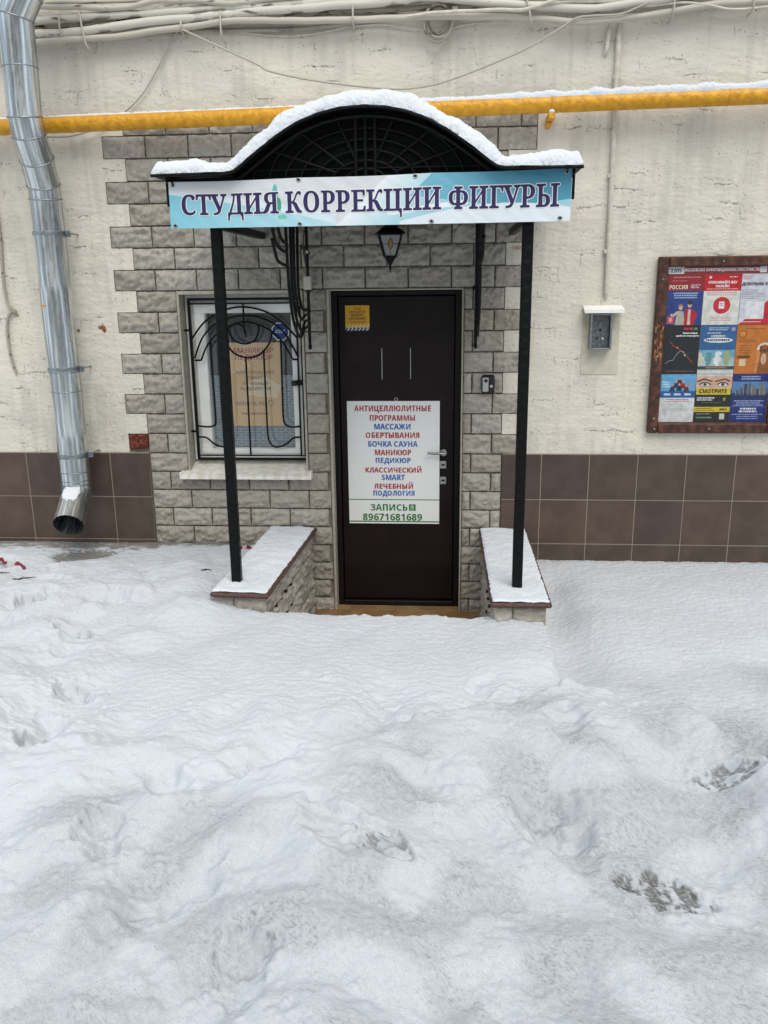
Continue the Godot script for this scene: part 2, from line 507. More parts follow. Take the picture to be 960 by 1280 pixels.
func build_wall() -> Node3D:
	var b := thing("building", "cream painted building wall with grey stone surround and brown plinth tiles", "building")
	# the core of the wall with its two openings, and a dim room behind the window
	var core := MB.new()
	var wl := WIN.position.x
	var wr := WIN.end.x
	var dl := DOOR.position.x
	var dr := DOOR.end.x
	for r in [[WX0, wl, -0.6, WY1], [wl, wr, -0.6, WIN.position.y], [wl, wr, WIN.end.y, WY1], [wr, dl, -0.6, WY1], [dl, dr, DOOR.end.y, WY1], [dl, dr, -0.6, -0.004], [dr, WX1, -0.6, WY1]]:
		core.box(Vector3(r[0], r[2], -0.45), Vector3(r[1], r[3], -0.012))
	put("masonry", core.mesh(), M.mortar, b)
	var room := MB.new()
	room.box(Vector3(wl - 0.3, 0.6, -2.46), Vector3(wr + 0.3, 2.5, -2.4))
	room.box(Vector3(wl - 0.36, 0.6, -2.46), Vector3(wl - 0.3, 2.5, -0.452))
	room.box(Vector3(wr + 0.3, 0.6, -2.46), Vector3(wr + 0.36, 2.5, -0.452))
	room.box(Vector3(wl - 0.36, 2.5, -2.46), Vector3(wr + 0.36, 2.56, -0.452))
	room.box(Vector3(wl - 0.36, 0.54, -2.46), Vector3(wr + 0.36, 0.6, -0.452))
	put("room_lining", room.mesh(), mat(rgb(120, 118, 112), 0.9), b)
	put("hall_lining", box_mesh(Vector3(dl - 0.05, -0.1, -0.52), Vector3(dr + 0.05, DOOR.end.y + 0.1, -0.452)), mat(rgb(90, 88, 84), 0.9), b)
	# render
	var p := MB.new()
	var ux0 := -3.4
	var ux1 := 2.8
	var uy0 := 0.2
	var uy1 := 4.33
	var zf := 0.008
	var uvof := func(x: float, y: float) -> Vector2: return Vector2((x - ux0) / (ux1 - ux0), (uy1 - y) / (uy1 - uy0))
	for k in range(0, 16):
		var y0 := lev(k)
		var y1 := lev(k + 1)
		var le := left_edge(k)
		if k == 0: le = -2.09
		var re := right_edge(k)
		for s in [[WX0, le], [re, WX1]]:
			p.face(Vector3(s[0], y0, zf), Vector3(s[1], y0, zf), Vector3(s[1], y1, zf), Vector3(s[0], y1, zf), Vector3.BACK, uvof.call(s[0], y0), uvof.call(s[1], y1))
		p.quad(Vector3(le, y0, zf), Vector3(le, y1, zf), Vector3(le, y1, -0.012), Vector3(le, y0, -0.012), Vector3.RIGHT)
		p.quad(Vector3(re, y0, zf), Vector3(re, y1, zf), Vector3(re, y1, -0.012), Vector3(re, y0, -0.012), Vector3.LEFT)
		var nl := left_edge(k + 1)
		var nr := right_edge(k + 1)
		p.quad(Vector3(minf(le, nl), y1, zf), Vector3(maxf(le, nl), y1, zf), Vector3(maxf(le, nl), y1, -0.012), Vector3(minf(le, nl), y1, -0.012), Vector3.DOWN if nl > le else Vector3.UP)
		p.quad(Vector3(minf(re, nr), y1, zf), Vector3(maxf(re, nr), y1, zf), Vector3(maxf(re, nr), y1, -0.012), Vector3(minf(re, nr), y1, -0.012), Vector3.UP)
	var yt := lev(16)
	for c in 4:
		var a := yt + (WY1 - yt) * c / 4.0
		var d := yt + (WY1 - yt) * (c + 1) / 4.0
		p.face(Vector3(WX0, a, zf), Vector3(WX1, a, zf), Vector3(WX1, d, zf), Vector3(WX0, d, zf), Vector3.BACK, uvof.call(WX0, a), uvof.call(WX1, d))
	put("plaster", p.mesh(), plaster_material(ux0, ux1, uy0, uy1), b)
	# stone cladding, brick by brick
	for k in range(-9, 16):
		var y0 := lev(k)
		var y1 := lev(k + 1)
		var a := left_edge(k)
		var e := right_edge(k)
		var cuts := [a]
		var x := (-2.09 if k % 2 == 0 else -1.957) + 0.0
		while x < e - 0.02:
			if x > a + 0.02:
				cuts.append(x)
			x += BRICK_PITCH
		if e - cuts[-1] < 0.05 and cuts.size() > 1:
			cuts.remove_at(cuts.size() - 1)
		cuts.append(e)
		for i in cuts.size() - 1:
			var segs := [[cuts[i], cuts[i + 1]]]
			for op in [WIN, DOOR]:
				if y0 + 0.02 > op.end.y or y1 - 0.02 < op.position.y:
					continue
				var nxt := []
				for s in segs:
					if s[1] <= op.position.x or s[0] >= op.end.x:
						nxt.append(s)
						continue
					if op.position.x - s[0] > 0.035: nxt.append([s[0], op.position.x])
					if s[1] - op.end.x > 0.035: nxt.append([op.end.x, s[1]])
				segs = nxt
			for s in segs:
				lay_brick(b, s[0], s[1], y0, y1)
	var rb := put("bare_brick", brick_mesh(0.12, 0.12, 7), M.red_brick, b)
	rb.transform = Transform3D(Basis().scaled(Vector3(1.04, 0.86, 1)), Vector3(-2.024, 1.150, -0.004))
	rb.set_meta("label", "bare red brick showing above the plinth")
	# plinth tiles
	put("grout", box_mesh(Vector3(WX0, 0.0, -0.011), Vector3(-1.962, COURSE0 + 0.004, 0.0165)), M.grout, b)
	put("grout", box_mesh(Vector3(0.345, 0.0, -0.011), Vector3(WX1, COURSE0 + 0.004, 0.0165)), M.grout, b)
	var rows := [[0.782, 1.0745], [0.487, 0.778], [0.192, 0.483], [-0.10, 0.188]]
	for r in rows:
		var joints := [WX0, -3.942, -3.369, -2.796, -2.223, -1.960]
		for i in joints.size() - 1:
			plinth_tile(b, joints[i], joints[i + 1], r)
		joints = [0.343, 0.590]
		while joints[-1] < WX1:
			joints.append(joints[-1] + 0.3005)
		for i in joints.size() - 1:
			plinth_tile(b, joints[i], joints[i + 1], r)
	build_window(b)
	build_door(b)
	return b

func plinth_tile(b: Node, x0: float, x1: float, r: Array) -> void:
	var o := put("plinth_tile", box_mesh(Vector3(x0 + 0.0028, r[0] + 0.001, -0.004), Vector3(x1 - 0.0028, r[1] - 0.001, 0.018 + rng.randf_range(0, 0.0015)), 0.0012), M.tile[rng.randi_range(0, 2)], b)
	o.name = o.name

func build_window(b: Node3D) -> void:
	var w := Node3D.new()
	w.name = "window"
	b.add_child(w)
	var x0 := WIN.position.x
	var x1 := WIN.end.x
	var y0 := WIN.position.y
	var y1 := WIN.end.y
	# rendered reveals
	var rv := MB.new()
	rv.box(Vector3(x0, y0, -0.30), Vector3(x0 + 0.014, y1, 0.016), 0.003)
	rv.box(Vector3(x1 - 0.014, y0, -0.30), Vector3(x1, y1, 0.016), 0.003)
	rv.box(Vector3(x0 + 0.014, y1 - 0.022, -0.30), Vector3(x1 - 0.014, y1, 0.016), 0.003)
	put("reveal", rv.mesh(), M.reveal, w)
	# frame and sash
	var zf := -0.10
	var fx0 := x0 + 0.016
	var fx1 := x1 - 0.016
	var fy0 := y0 + 0.058
	var fy1 := y1 - 0.024
	for r in [[fx0, fx1, fy0, fy0 + 0.05], [fx0, fx1, fy1 - 0.05, fy1], [fx0, fx0 + 0.062, fy0 + 0.05, fy1 - 0.05], [fx1 - 0.05, fx1, fy0 + 0.05, fy1 - 0.05]]:
		put("frame", box_mesh(Vector3(r[0], r[2], zf - 0.06), Vector3(r[1], r[3], zf), 0.004), M.white_pvc, w)
	var gx0 := -1.556
	var gx1 := -1.003
	var gy0 := 1.086
	var gy1 := 1.960
	for r in [[fx0 + 0.05, fx1 - 0.045, fy0 + 0.040, gy0], [fx0 + 0.05, fx1 - 0.045, gy1, fy1 - 0.045], [fx0 + 0.054, gx0, gy0, gy1], [gx1, fx1 - 0.042, gy0, gy1]]:
		put("sash", box_mesh(Vector3(r[0], r[2], zf - 0.05), Vector3(r[1], r[3], zf + 0.012), 0.005), M.white_pvc, w)
	put("pane", box_mesh(Vector3(gx0, gy0, -0.138), Vector3(gx1, gy1, -0.134)), M.glass, w)
	# sill: a folded sheet that slopes out, with turned-up ends
	var s := MB.new()
	var sx0 := x0 - 0.035
	var sx1 := x1 + 0.022
	s.quad(Vector3(sx0, y0 + 0.052, -0.14), Vector3(sx1, y0 + 0.052, -0.14), Vector3(sx1, y0 - 0.012, 0.085), Vector3(sx0, y0 - 0.012, 0.085), Vector3(0, 1, 0.3))
	s.quad(Vector3(sx0, y0 - 0.012, 0.085), Vector3(sx1, y0 - 0.012, 0.085), Vector3(sx1, y0 - 0.034, 0.086), Vector3(sx0, y0 - 0.034, 0.086), Vector3.BACK)
	s.quad(Vector3(sx0, y0 + 0.046, -0.14), Vector3(sx1, y0 + 0.046, -0.14), Vector3(sx1, y0 - 0.018, 0.084), Vector3(sx0, y0 - 0.018, 0.084), Vector3(0, -1, 0))
	put("sill", s.mesh(), tri_mat(rgb(234, 232, 226), noise_tex(61, 0.03, Color(0.90, 0.88, 0.84), Color.WHITE, 256, 5, 0.2, 0.7), 2.0, 0.5), w)
	for x in [sx0 - 0.006, sx1 - 0.006]:
		put("sill_end", box_mesh(Vector3(x, y0 - 0.036, 0.018), Vector3(x + 0.012, y0 + 0.012, 0.090), 0.004), M.white_pvc, w)
	put("handle", box_mesh(Vector3(-1.012, 1.50, zf + 0.0122), Vector3(-0.975, 1.535, zf + 0.035), 0.006), M.black_plastic, w)

func build_door(b: Node3D) -> void:
	var d := Node3D.new()
	d.name = "door"
	b.add_child(d)
	d.set_meta("label", "dark brown steel door at the bottom of the entrance")
	var x0 := DOOR.position.x
	var x1 := DOOR.end.x
	var y1 := DOOR.end.y
	var rv := MB.new()
	rv.box(Vector3(x0, 0, -0.30), Vector3(x0 + 0.016, y1, 0.019), 0.003)
	rv.box(Vector3(x1 - 0.010, 0, -0.30), Vector3(x1, y1, 0.019), 0.003)
	rv.box(Vector3(x0 + 0.016, y1 - 0.010, -0.30), Vector3(x1 - 0.010, y1, 0.019), 0.003)
	put("reveal", rv.mesh(), M.reveal, d)
	var f := MB.new()
	f.box(Vector3(x0 + 0.017, 0.0, -0.16), Vector3(x0 + 0.052, y1 - 0.012, -0.075), 0.003)
	f.box(Vector3(x1 - 0.048, 0.0, -0.16), Vector3(x1 - 0.011, y1 - 0.012, -0.075), 0.003)
	f.box(Vector3(x0 + 0.052, y1 - 0.042, -0.16), Vector3(x1 - 0.048, y1 - 0.012, -0.075), 0.003)
	f.box(Vector3(x0 + 0.052, 0.0, -0.16), Vector3(x1 - 0.048, 0.036, -0.07), 0.004)
	put("frame", f.mesh(), M.door_frame, d)
	var lx0 := x0 + 0.056
	var lx1 := x1 - 0.052
	put("leaf", box_mesh(Vector3(lx0, 0.041, -0.15), Vector3(lx1, y1 - 0.047, -0.10), 0.004), M.door, d)
	for x in [-0.427, -0.2445]:
		put("trim_strip", box_mesh(Vector3(x - 0.0028, 1.538, -0.101), Vector3(x + 0.0028, 1.735, -0.097), 0.001), M.steel, d)
	var pe := MB.new()
	pe.lathe([[0.0, -0.004], [0.013, -0.004], [0.013, 0.0], [0.011, 0.004], [0.008, 0.004]], 16, Transform3D(Basis(Vector3.RIGHT, PI / 2), Vector3(-0.338, 1.411, -0.097)))
	put("peephole", pe.mesh(), M.steel, d)
	put("peephole_glass", tube_mesh([Vector3(-0.338, 1.411, -0.101), Vector3(-0.338, 1.411, -0.094)], 0.008, 12), M.black_plastic, d)
	var h := MB.new()
	h.lathe([[0.0, -0.001], [0.024, -0.001], [0.024, 0.006], [0.021, 0.010], [0.0, 0.010]], 20, Transform3D(Basis(Vector3.RIGHT, PI / 2), Vector3(-0.032, 1.061, -0.1)))
	h.tube([Vector3(-0.032, 1.061, -0.092), Vector3(-0.032, 1.061, -0.055)], 0.010, 12)
	h.tube(spline([Vector3(-0.030, 1.061, -0.055), Vector3(-0.062, 1.064, -0.053), Vector3(-0.10, 1.062, -0.056), Vector3(-0.135, 1.066, -0.060)], 5), 0.0085, 10)
	put("handle", h.mesh(), M.steel, d)
	for y in [0.981, 0.876]:
		var lp := put("lock_plate", box_mesh(Vector3(-0.054, y - 0.026, -0.1008), Vector3(-0.012, y + 0.026, -0.0955), 0.003), M.steel, d)
		put("keyhole", box_mesh(Vector3(-0.044, y - 0.006, -0.0953), Vector3(-0.022, y + 0.006, -0.0935), 0.001), M.dark_hole, lp)
	for y in [1.86, 0.35]:
		put("hinge", tube_mesh([Vector3(lx0 - 0.006, y - 0.03, -0.078), Vector3(lx0 - 0.006, y + 0.03, -0.078)], 0.008, 10), M.door_frame, d)

# ------------------------------------------------------------------ the pit before the door and its low walls
func build_pit() -> void:
	var fl := Node3D.new()
	fl.name = "entrance_floor"
	add_child(fl)
	fl.set_meta("kind", "structure")
	put("screed", box_mesh(Vector3(-1.0, -0.3, -0.44), Vector3(0.35, -0.0065, 1.5)), M.grout, fl)
	var zs := [-0.44, -0.068, 0.0, 0.30, 0.60, 0.90, 1.2]
	for j in zs.size() - 1:
		var x := -0.955
		while x < 0.3:
			put("floor_tile", box_mesh(Vector3(x + 0.0015, -0.02, zs[j] + 0.0015), Vector3(minf(x + 0.30, 0.33) - 0.0015, 0.0, zs[j + 1] - 0.0015), 0.001), M.floor_tile[rng.randi_range(0, 2)], fl)
			x += 0.30
	# low walls: brick faces round a core, stone coping on top
	low_wall("short stone faced retaining wall with snowy coping below the window", Vector3(-1.162, 0, 0.022), 0.285, 1.215, 0.055, 1)
	low_wall("short stone faced retaining wall with snowy coping beside the plinth tiles", Vector3(0.218, 0, 0.022), 0.276, 1.30, -0.012, -1)

func low_wall(label: String, at: Vector3, width: float, length: float, splay: float, side: int) -> void:
	# local x across, z along; side 1: the inner face looks towards +x
	var w := thing("low_wall", label, "wall", "low walls either side of the entrance", at)
	w.rotation.y = -splay
	var top := 0.548
	put("core", box_mesh(Vector3(0.022, -0.3, 0.0), Vector3(width - 0.022, top, length - 0.022)), M.mortar, w)
	var ys := [-0.075, 0.05, 0.175, 0.30, 0.425, top + 0.003]
	for j in 5:
		var cuts := [0.002]
		var x := 0.13 if j % 2 == 0 else 0.26
		while x < length - 0.04:
			cuts.append(x)
			x += BRICK_PITCH
		cuts.append(length - 0.004)
		for i in cuts.size() - 1:
			var xf: Transform3D
			if side > 0:
				xf = Transform3D(Basis(Vector3.UP, PI / 2), Vector3(width - 0.022, 0, length))
				lay_brick(w, length - cuts[i] - (cuts[i + 1] - cuts[i]) , length - cuts[i], ys[j], ys[j + 1], Transform3D(Basis(Vector3(0, 0, -1), Vector3.UP, Vector3(1, 0, 0)), Vector3(width - 0.022, 0, length)))
			else:
				lay_brick(w, cuts[i], cuts[i + 1], ys[j], ys[j + 1], Transform3D(Basis(Vector3(0, 0, 1), Vector3.UP, Vector3(-1, 0, 0)), Vector3(0.022, 0, 0)))
		var mid := width * (0.36 if j % 2 == 0 else 0.62)
		for s in [[0.004, mid], [mid, width - 0.004]]:
			lay_brick(w, s[0], s[1], ys[j], ys[j + 1], Transform3D(Basis(), Vector3(0, 0, length - 0.022)))
	# drainage gaps in the inner joints
	for j in [2, 3]:
		for i in 5:
			var z := length - 0.10 - i * 0.115
			var xx := width - 0.006 if side > 0 else 0.006
			put("weep_hole", box_mesh(Vector3(xx - 0.012, ys[j + 1] - 0.008, z - 0.010), Vector3(xx + 0.006, ys[j + 1] + 0.007, z + 0.010), 0.003), M.dark_hole, w)
	put("coping", box_mesh(Vector3(-0.016, top + 0.004, -0.03), Vector3(width + 0.016, top + 0.030, length + 0.026), 0.009), M.coping, w)
	var sn := snow_slab(-0.006, width + 0.004, 0.0, length + 0.014, top + 0.029, 0.016, 71 + side)
	sn.transform = w.transform
	tag(sn, "thin snow on the coping of the low wall " + ("below the window" if side > 0 else "beside the plinth tiles"), "snow", "", "stuff")

func snow_slab(x0: float, x1: float, z0: float, z1: float, y: float, t: float, sd: int) -> MeshInstance3D:
	var nz := noise(sd, 9.0, 4)
	var f := noise(sd + 1, 55.0, 2)
	var b := MB.new()
	var nx := 36
	var nzz := 120
	var g := []
	for j in nzz + 1:
		var row := []
		for i in nx + 1:
			var u := float(i) / nx
			var v := float(j) / nzz
			var x := lerpf(x0, x1, u)
			var z := lerpf(z0, z1, v)
			var e := minf(minf(u, 1.0 - u) * (x1 - x0), minf(v, 1.0 - v) * (z1 - z0))
			var edge := nz.get_noise_2d(x * 3.0, z * 3.0) * 0.006
			if i == 0 or i == nx: x += edge
			if j == 0 or j == nzz: z += edge
			var k := clampf((e + 0.002) / 0.018, 0.0, 1.0)
			var hh := t * sqrt(k * (2.0 - k)) * (0.85 + 0.5 * nz.get_noise_2d(x, z)) + f.get_noise_2d(x, z) * 0.0022 * k
			row.append(Vector3(x, y + maxf(hh, 0.0), z))
		g.append(row)
	for j in nzz + 1:
		for i in nx + 1:
			var dx: Vector3 = g[j][mini(i + 1, nx)] - g[j][maxi(i - 1, 0)]
			var dz: Vector3 = g[mini(j + 1, nzz)][i] - g[maxi(j - 1, 0)][i]
			b.vert(g[j][i], dz.cross(dx).normalized())
	for j in nzz:
		for i in nx:
			var p := j * (nx + 1) + i
			b.idx.append_array([p, p + 1, p + nx + 2, p, p + nx + 2, p + nx + 1])
	return put("snow_cover", b.mesh(), M.snow)

# ------------------------------------------------------------------ snow on the ground
func axis(lo: float, a: float, b: float, hi: float, step: float, mid := 0.0, step2 := 0.0) -> PackedFloat32Array:
	var out := PackedFloat32Array()
	var n := int(round((b - a) / step))
	var back := []
	var s := step
	var x := a
	while x > lo:
		s = minf(s * 1.35, 3.0)
		x -= s
		back.append(x)
	back.reverse()
	for k in back: out.append(k)
	if step2 > 0.0:
		x = a
		while x < b:
			out.append(x)
			x += step if x < mid else step2
		out.append(x)
		s = step2
	else:
		for i in n + 1: out.append(a + i * step)
		s = step
		x = a + n * step
	while x < hi:
		s = minf(s * 1.35, 3.0)
		x += s
		out.append(x)
	return out

var n_big := noise(101, 1.2, 2)
var n_mid := noise(102, 2.6, 1)
var n_small := noise(103, 9.0, 2)
var n_fine := noise(104, 34.0, 3)
var n_grain := noise(105, 130.0, 2)
var n_rip := noise(106, 16.0, 2)

func snow_height(x: float, z: float) -> float:
	# ground level: higher on the left of the entrance, lower on the right, level where people walk
	var near := lerpf(0.462, 0.372, ss(-0.6, 0.45, x))
	var walk := ss(1.5, 2.5, z)
	var h := lerpf(near, 0.485, walk)
	h += n_big.get_noise_2d(x, z) * (0.022 + 0.042 * walk) * ss(0.05, 0.7, z)
	var rough := maxf(ss(1.7, 2.5, z), ss(-0.9, -1.7, x) * ss(0.1, 0.6, z))
	h += n_mid.get_noise_2d(x, z) * (0.004 + 0.017 * rough) * ss(0.0, 0.4, z)
	h += n_small.get_noise_2d(x, z) * (0.002 + 0.004 * rough)
	var powder := 1.0 - 0.75 * ss(2.2, 3.0, z)
	h += n_rip.get_noise_2d(x * 0.6, z * 1.5) * 0.0030 * powder
	h += n_fine.get_noise_2d(x, z) * (0.0006 + 0.0020 * powder)
	# heap over the head of the steps, cut off straight on the right
	var edge := lerpf(0.016, 0.5, ss(1.72, 2.1, z))
	var ex := 0.503 + 0.012 * n_small.get_noise_2d(z * 2.0, 3.0)
	var heap := (1.0 - ss(ex - edge * 0.7, ex + edge * 0.3, x)) * ss(-1.75, -1.05, x) * ss(0.95, 1.2, z) * (1.0 - ss(1.7, 2.9, z))
	var hp := 0.470 + 0.022 * ss(1.5, 2.2, z) + 0.010 * n_mid.get_noise_2d(x * 0.8, z * 0.8) + n_rip.get_noise_2d(x * 0.6, z * 1.5) * 0.0042 + n_fine.get_noise_2d(x, z) * 0.0022
	hp += 0.05 * ss(-0.95, -1.28, x) * (1.0 - ss(1.25, 1.6, z)) + 0.02 * n_big.get_noise_2d(x * 1.5, z)
	h = lerpf(h, hp, heap)
	# drift bank along the left of the wall by the parapet
	h += 0.05 * exp(-pow((x + 1.45) / 0.22, 2.0) - pow((z - 0.85) / 0.35, 2.0))
	h += 0.045 * exp(-pow((x + 1.9) / 0.35, 2.0) - pow((z - 0.95) / 0.25, 2.0))
	h -= 0.03 * exp(-pow((x + 2.3) / 0.3, 2.0) - pow((z - 0.25) / 0.16, 2.0))
	# trough between the heap and the smooth snow on the right
	h -= 0.070 * exp(-pow((x - 0.60) / 0.15, 2.0)) * ss(0.1, 0.5, z) * (1.0 - ss(1.68, 1.95, z)) * ss(0.50, 0.53, x)
	# the shovelled bank: a soft edge that falls towards the wall and again to the right
	var ledge := [[-1.2, 3.0], [-0.75, 2.86], [-0.3, 2.62], [0.134, 2.33], [0.469, 2.14], [0.72, 2.12], [0.86, 2.22], [0.95, 2.42], [1.05, 2.75], [1.15, 3.3], [1.2, 4.5]]
	if x > -1.2 and x < 1.2:
		var line := 0.0
		for k in ledge.size() - 1:
			if x <= ledge[k + 1][0]:
				line = lerpf(ledge[k][1], ledge[k + 1][1], (x - ledge[k][0]) / (ledge[k + 1][0] - ledge[k][0]))
				break
		line += 0.025 * n_small.get_noise_2d(x * 1.5, 7.0)
		var on := ss(line - 0.035, line + 0.10, z) * ss(-1.2, -0.3, x)
		h += on * 0.10 * (1.0 - 0.8 * ss(line + 0.15, line + 1.3, z))
	# a second ledge across the middle
	var l2: float = 2.72 + 0.12 * sin(x * 2.3 + 0.6) + 0.05 * n_mid.get_noise_2d(x, 3.0)
	h += 0.028 * ss(l2 - 0.05, l2 + 0.05, z) * (1.0 - ss(l2 + 0.1, l2 + 0.6, z)) * (1.0 - ss(-0.1, 0.35, x))
	# left: a trodden trough running in from the corner
	h -= 0.03 * exp(-pow((x + 1.55 + 0.25 * (z - 2.5)) / 0.16, 2.0)) * ss(1.3, 1.9, z)
	# the pit in front of the door: the snow slides down the steps
	if x > -1.03 and x < 0.36 and z < 1.36:
		var lip := 1.262 + 0.012 * n_small.get_noise_2d(x * 1.3, 11.0)
		var t := (lip - z)
		if t > 0.0:
			var y := h - 0.02 * t / 0.03
			y = h - 0.09 * ss(0.0, 0.06, t) - maxf(t - 0.03, 0.0) * 0.55 + 0.012 * n_small.get_noise_2d(x, z)
			if z < 0.42: y = minf(y, 0.02 - (0.42 - z) * 0.6)
			h = y
	return h

func build_ground() -> void:
	var xs := axis(-45.0, -3.1, 2.2, 45.0, 0.006)
	var zs := axis(-3.0, -0.02, 4.1, 45.0, 0.0095, 2.0, 0.0055)
	var nx := xs.size()
	var nz := zs.size()
	var H := PackedFloat32Array()
	H.resize(nx * nz)
	var D := PackedFloat32Array()          # grit
	D.resize(nx * nz)
	for j in nz:
		var z := zs[j]
		for i in nx:
			H[j * nx + i] = snow_height(xs[i], z)
	# footprints and dents: x, z, length, width, turn, depth, grit
	var prints := [[0.612, 3.31, 0.29, 0.150, 1.30, 0.016, 1.0], [0.94, 2.83, 0.24, 0.10, 1.35, 0.018, 0.8], [-0.19, 3.23, 0.24, 0.12, 0.9, 0.018, 0.6],
		[-0.50, 3.66, 0.30, 0.125, 0.15, 0.020, 0.12], [-1.57, 2.57, 0.26, 0.10, 0.9, 0.045, 0.4], [-1.06, 3.18, 0.28, 0.12, 0.5, 0.035, 0.16], [-1.60, 2.15, 0.24, 0.10, 1.0, 0.04, 0.25],
		[0.30, 3.06, 0.28, 0.12, 1.1, 0.02, 0.16], [-1.9, 1.5, 0.25, 0.1, 1.2, 0.04, 0.3], [-2.3, 1.1, 0.25, 0.10, 1.1, 0.035, 0.35]]
	rng.seed = 77
	for k in 24:
		prints.append([rng.randf_range(-2.4, 1.3), rng.randf_range(1.95, 4.0), rng.randf_range(0.2, 0.34), rng.randf_range(0.09, 0.15), rng.randf_range(-0.6, 1.6), rng.randf_range(0.014, 0.036), 0.0])
	for k in 15:
		prints.append([rng.randf_range(-3.0, -1.35), rng.randf_range(0.35, 2.0), rng.randf_range(0.16, 0.3), rng.randf_range(0.08, 0.15), rng.randf_range(-0.3, 1.9), rng.randf_range(0.012, 0.038), 0.0])
	for p in prints:
		var ca := cos(p[4])
		var sa := sin(p[4])
		var reach: float = p[2] * 0.95
		var i0 := xs.bsearch(p[0] - reach)
		var i1 := mini(xs.bsearch(p[0] + reach), nx - 1)
		var j0 := zs.bsearch(p[1] - reach)
		var j1 := mini(zs.bsearch(p[1] + reach), nz - 1)
		for j in range(j0, j1 + 1):
			for i in range(i0, i1 + 1):
				var dx: float = xs[i] - p[0]
				var dz: float = zs[j] - p[1]
				var u: float = (dx * sa + dz * ca) / (p[2] * 0.5)      # along the foot
				var v: float = (dx * ca - dz * sa) / (p[3] * 0.5)
				if p[6] < 0.5:
					v += 0.35 * n_small.get_noise_2d(xs[i], zs[j])
					u += 0.25 * n_small.get_noise_2d(xs[i] + 40.0, zs[j])
				var waist := 1.0 + 0.22 * cos(clampf(u + 0.15, -1.0, 1.0) * PI) * -1.0
				var q := sqrt(u * u + pow(v * waist, 2.0))
				if q > 2.0:
					continue
				var at := j * nx + i
				var press := 1.0 - (ss(0.72, 1.12, q) if p[6] > 0.3 else ss(0.25, 1.4, q))
				H[at] -= p[5] * 1.5 * press
				H[at] += p[5] * 0.10 * exp(-pow((q - 1.25) / 0.22, 2.0))
				if p[6] > 0.0 and q < 1.05:
					var tread := 0.55 * sin(u * 10.0 + v * 1.5 + 1.6 * n_small.get_noise_2d(xs[i] * 1.7, zs[j] * 1.7)) + 1.6 * n_fine.get_noise_2d(xs[i] * 0.9, zs[j] * 0.9) + 0.35 * sin(v * 6.0 + u * 3.0)
					H[at] += 0.004 * clampf(tread, -1.0, 1.0)
					var g: float = (1.0 - ss(-0.12, 0.06, tread + 0.35 - p[6] * 0.5)) * (p[6] if q < 0.95 else 0.4)
					var keep := n_small.get_noise_2d(xs[i] * 1.2 + 70.0, zs[j] * 1.2)
					if keep < 0.15 - p[6] * 0.55:
						g = 0.0
					D[at] = maxf(D[at], g)
	# lumps left by shovel and boots: rounded mounds and hollows of all sizes, thickest on the left and where people walk
	rng.seed = 79
	for k in 420:
		var cx := rng.randf_range(-3.0, 1.5)
		var cz := rng.randf_range(0.35, 4.1)
		if cx > -1.35 and cz < 2.05 - 0.25 * cx:
			continue
		if cx > 0.75 and cz < 2.6:
			continue
		var cr := 0.035 + 0.12 * pow(rng.randf(), 2.2)
		var chh := cr * rng.randf_range(0.13, 0.32) * (1.0 if rng.randf() < 0.55 else -0.9)
		var st := rng.randf_range(0.6, 1.0)
		var an := rng.randf_range(0.0, PI)
		var ca := cos(an)
		var sa := sin(an)
		for j in range(zs.bsearch(cz - cr * 2.2), mini(zs.bsearch(cz + cr * 2.2), nz)):
			for i in range(xs.bsearch(cx - cr * 2.2), mini(xs.bsearch(cx + cr * 2.2), nx)):
				var dx := xs[i] - cx
				var dz := zs[j] - cz
				var uu := (dx * ca + dz * sa) / cr
				var vv := (dz * ca - dx * sa) / (cr * st)
				var q := uu * uu + vv * vv
				if q < 4.8:
					q *= 1.0 + 0.45 * n_small.get_noise_2d(xs[i] + k, zs[j])
					H[j * nx + i] += chh * exp(-0.8 * q * sqrt(q + 0.2))
	# clods and crumbs kicked up by boots
	rng.seed = 78
	for k in 1500:
		var cx := rng.randf_range(-2.6, 1.4)
		var cz := rng.randf_range(1.9, 4.05)
		if k % 3 == 0:
			var p: Array = prints[rng.randi_range(0, 11)]
			cx = p[0] + rng.randfn(0.0, 0.13)
			cz = p[1] + rng.randfn(0.0, 0.12)
		elif n_mid.get_noise_2d(cx * 0.8 + 90.0, cz * 0.8) < 0.08:
			continue
		var cr := rng.randf_range(0.006, 0.013) * (1.8 if rng.randf() < 0.08 else 1.0)
		var chh := cr * rng.randf_range(0.3, 0.6)
		for j in range(zs.bsearch(cz - cr * 2.0), mini(zs.bsearch(cz + cr * 2.0), nz)):
			for i in range(xs.bsearch(cx - cr * 2.0), mini(xs.bsearch(cx + cr * 2.0), nx)):
				var q := (pow(xs[i] - cx, 2.0) + pow(zs[j] - cz, 2.0)) / (cr * cr)
				H[j * nx + i] += chh * exp(-q * q * 0.7)
	var b := MB.new()
	b.v.resize(nx * nz)
	b.n.resize(nx * nz)
	b.uv.resize(nx * nz)
	b.c.resize(nx * nz)
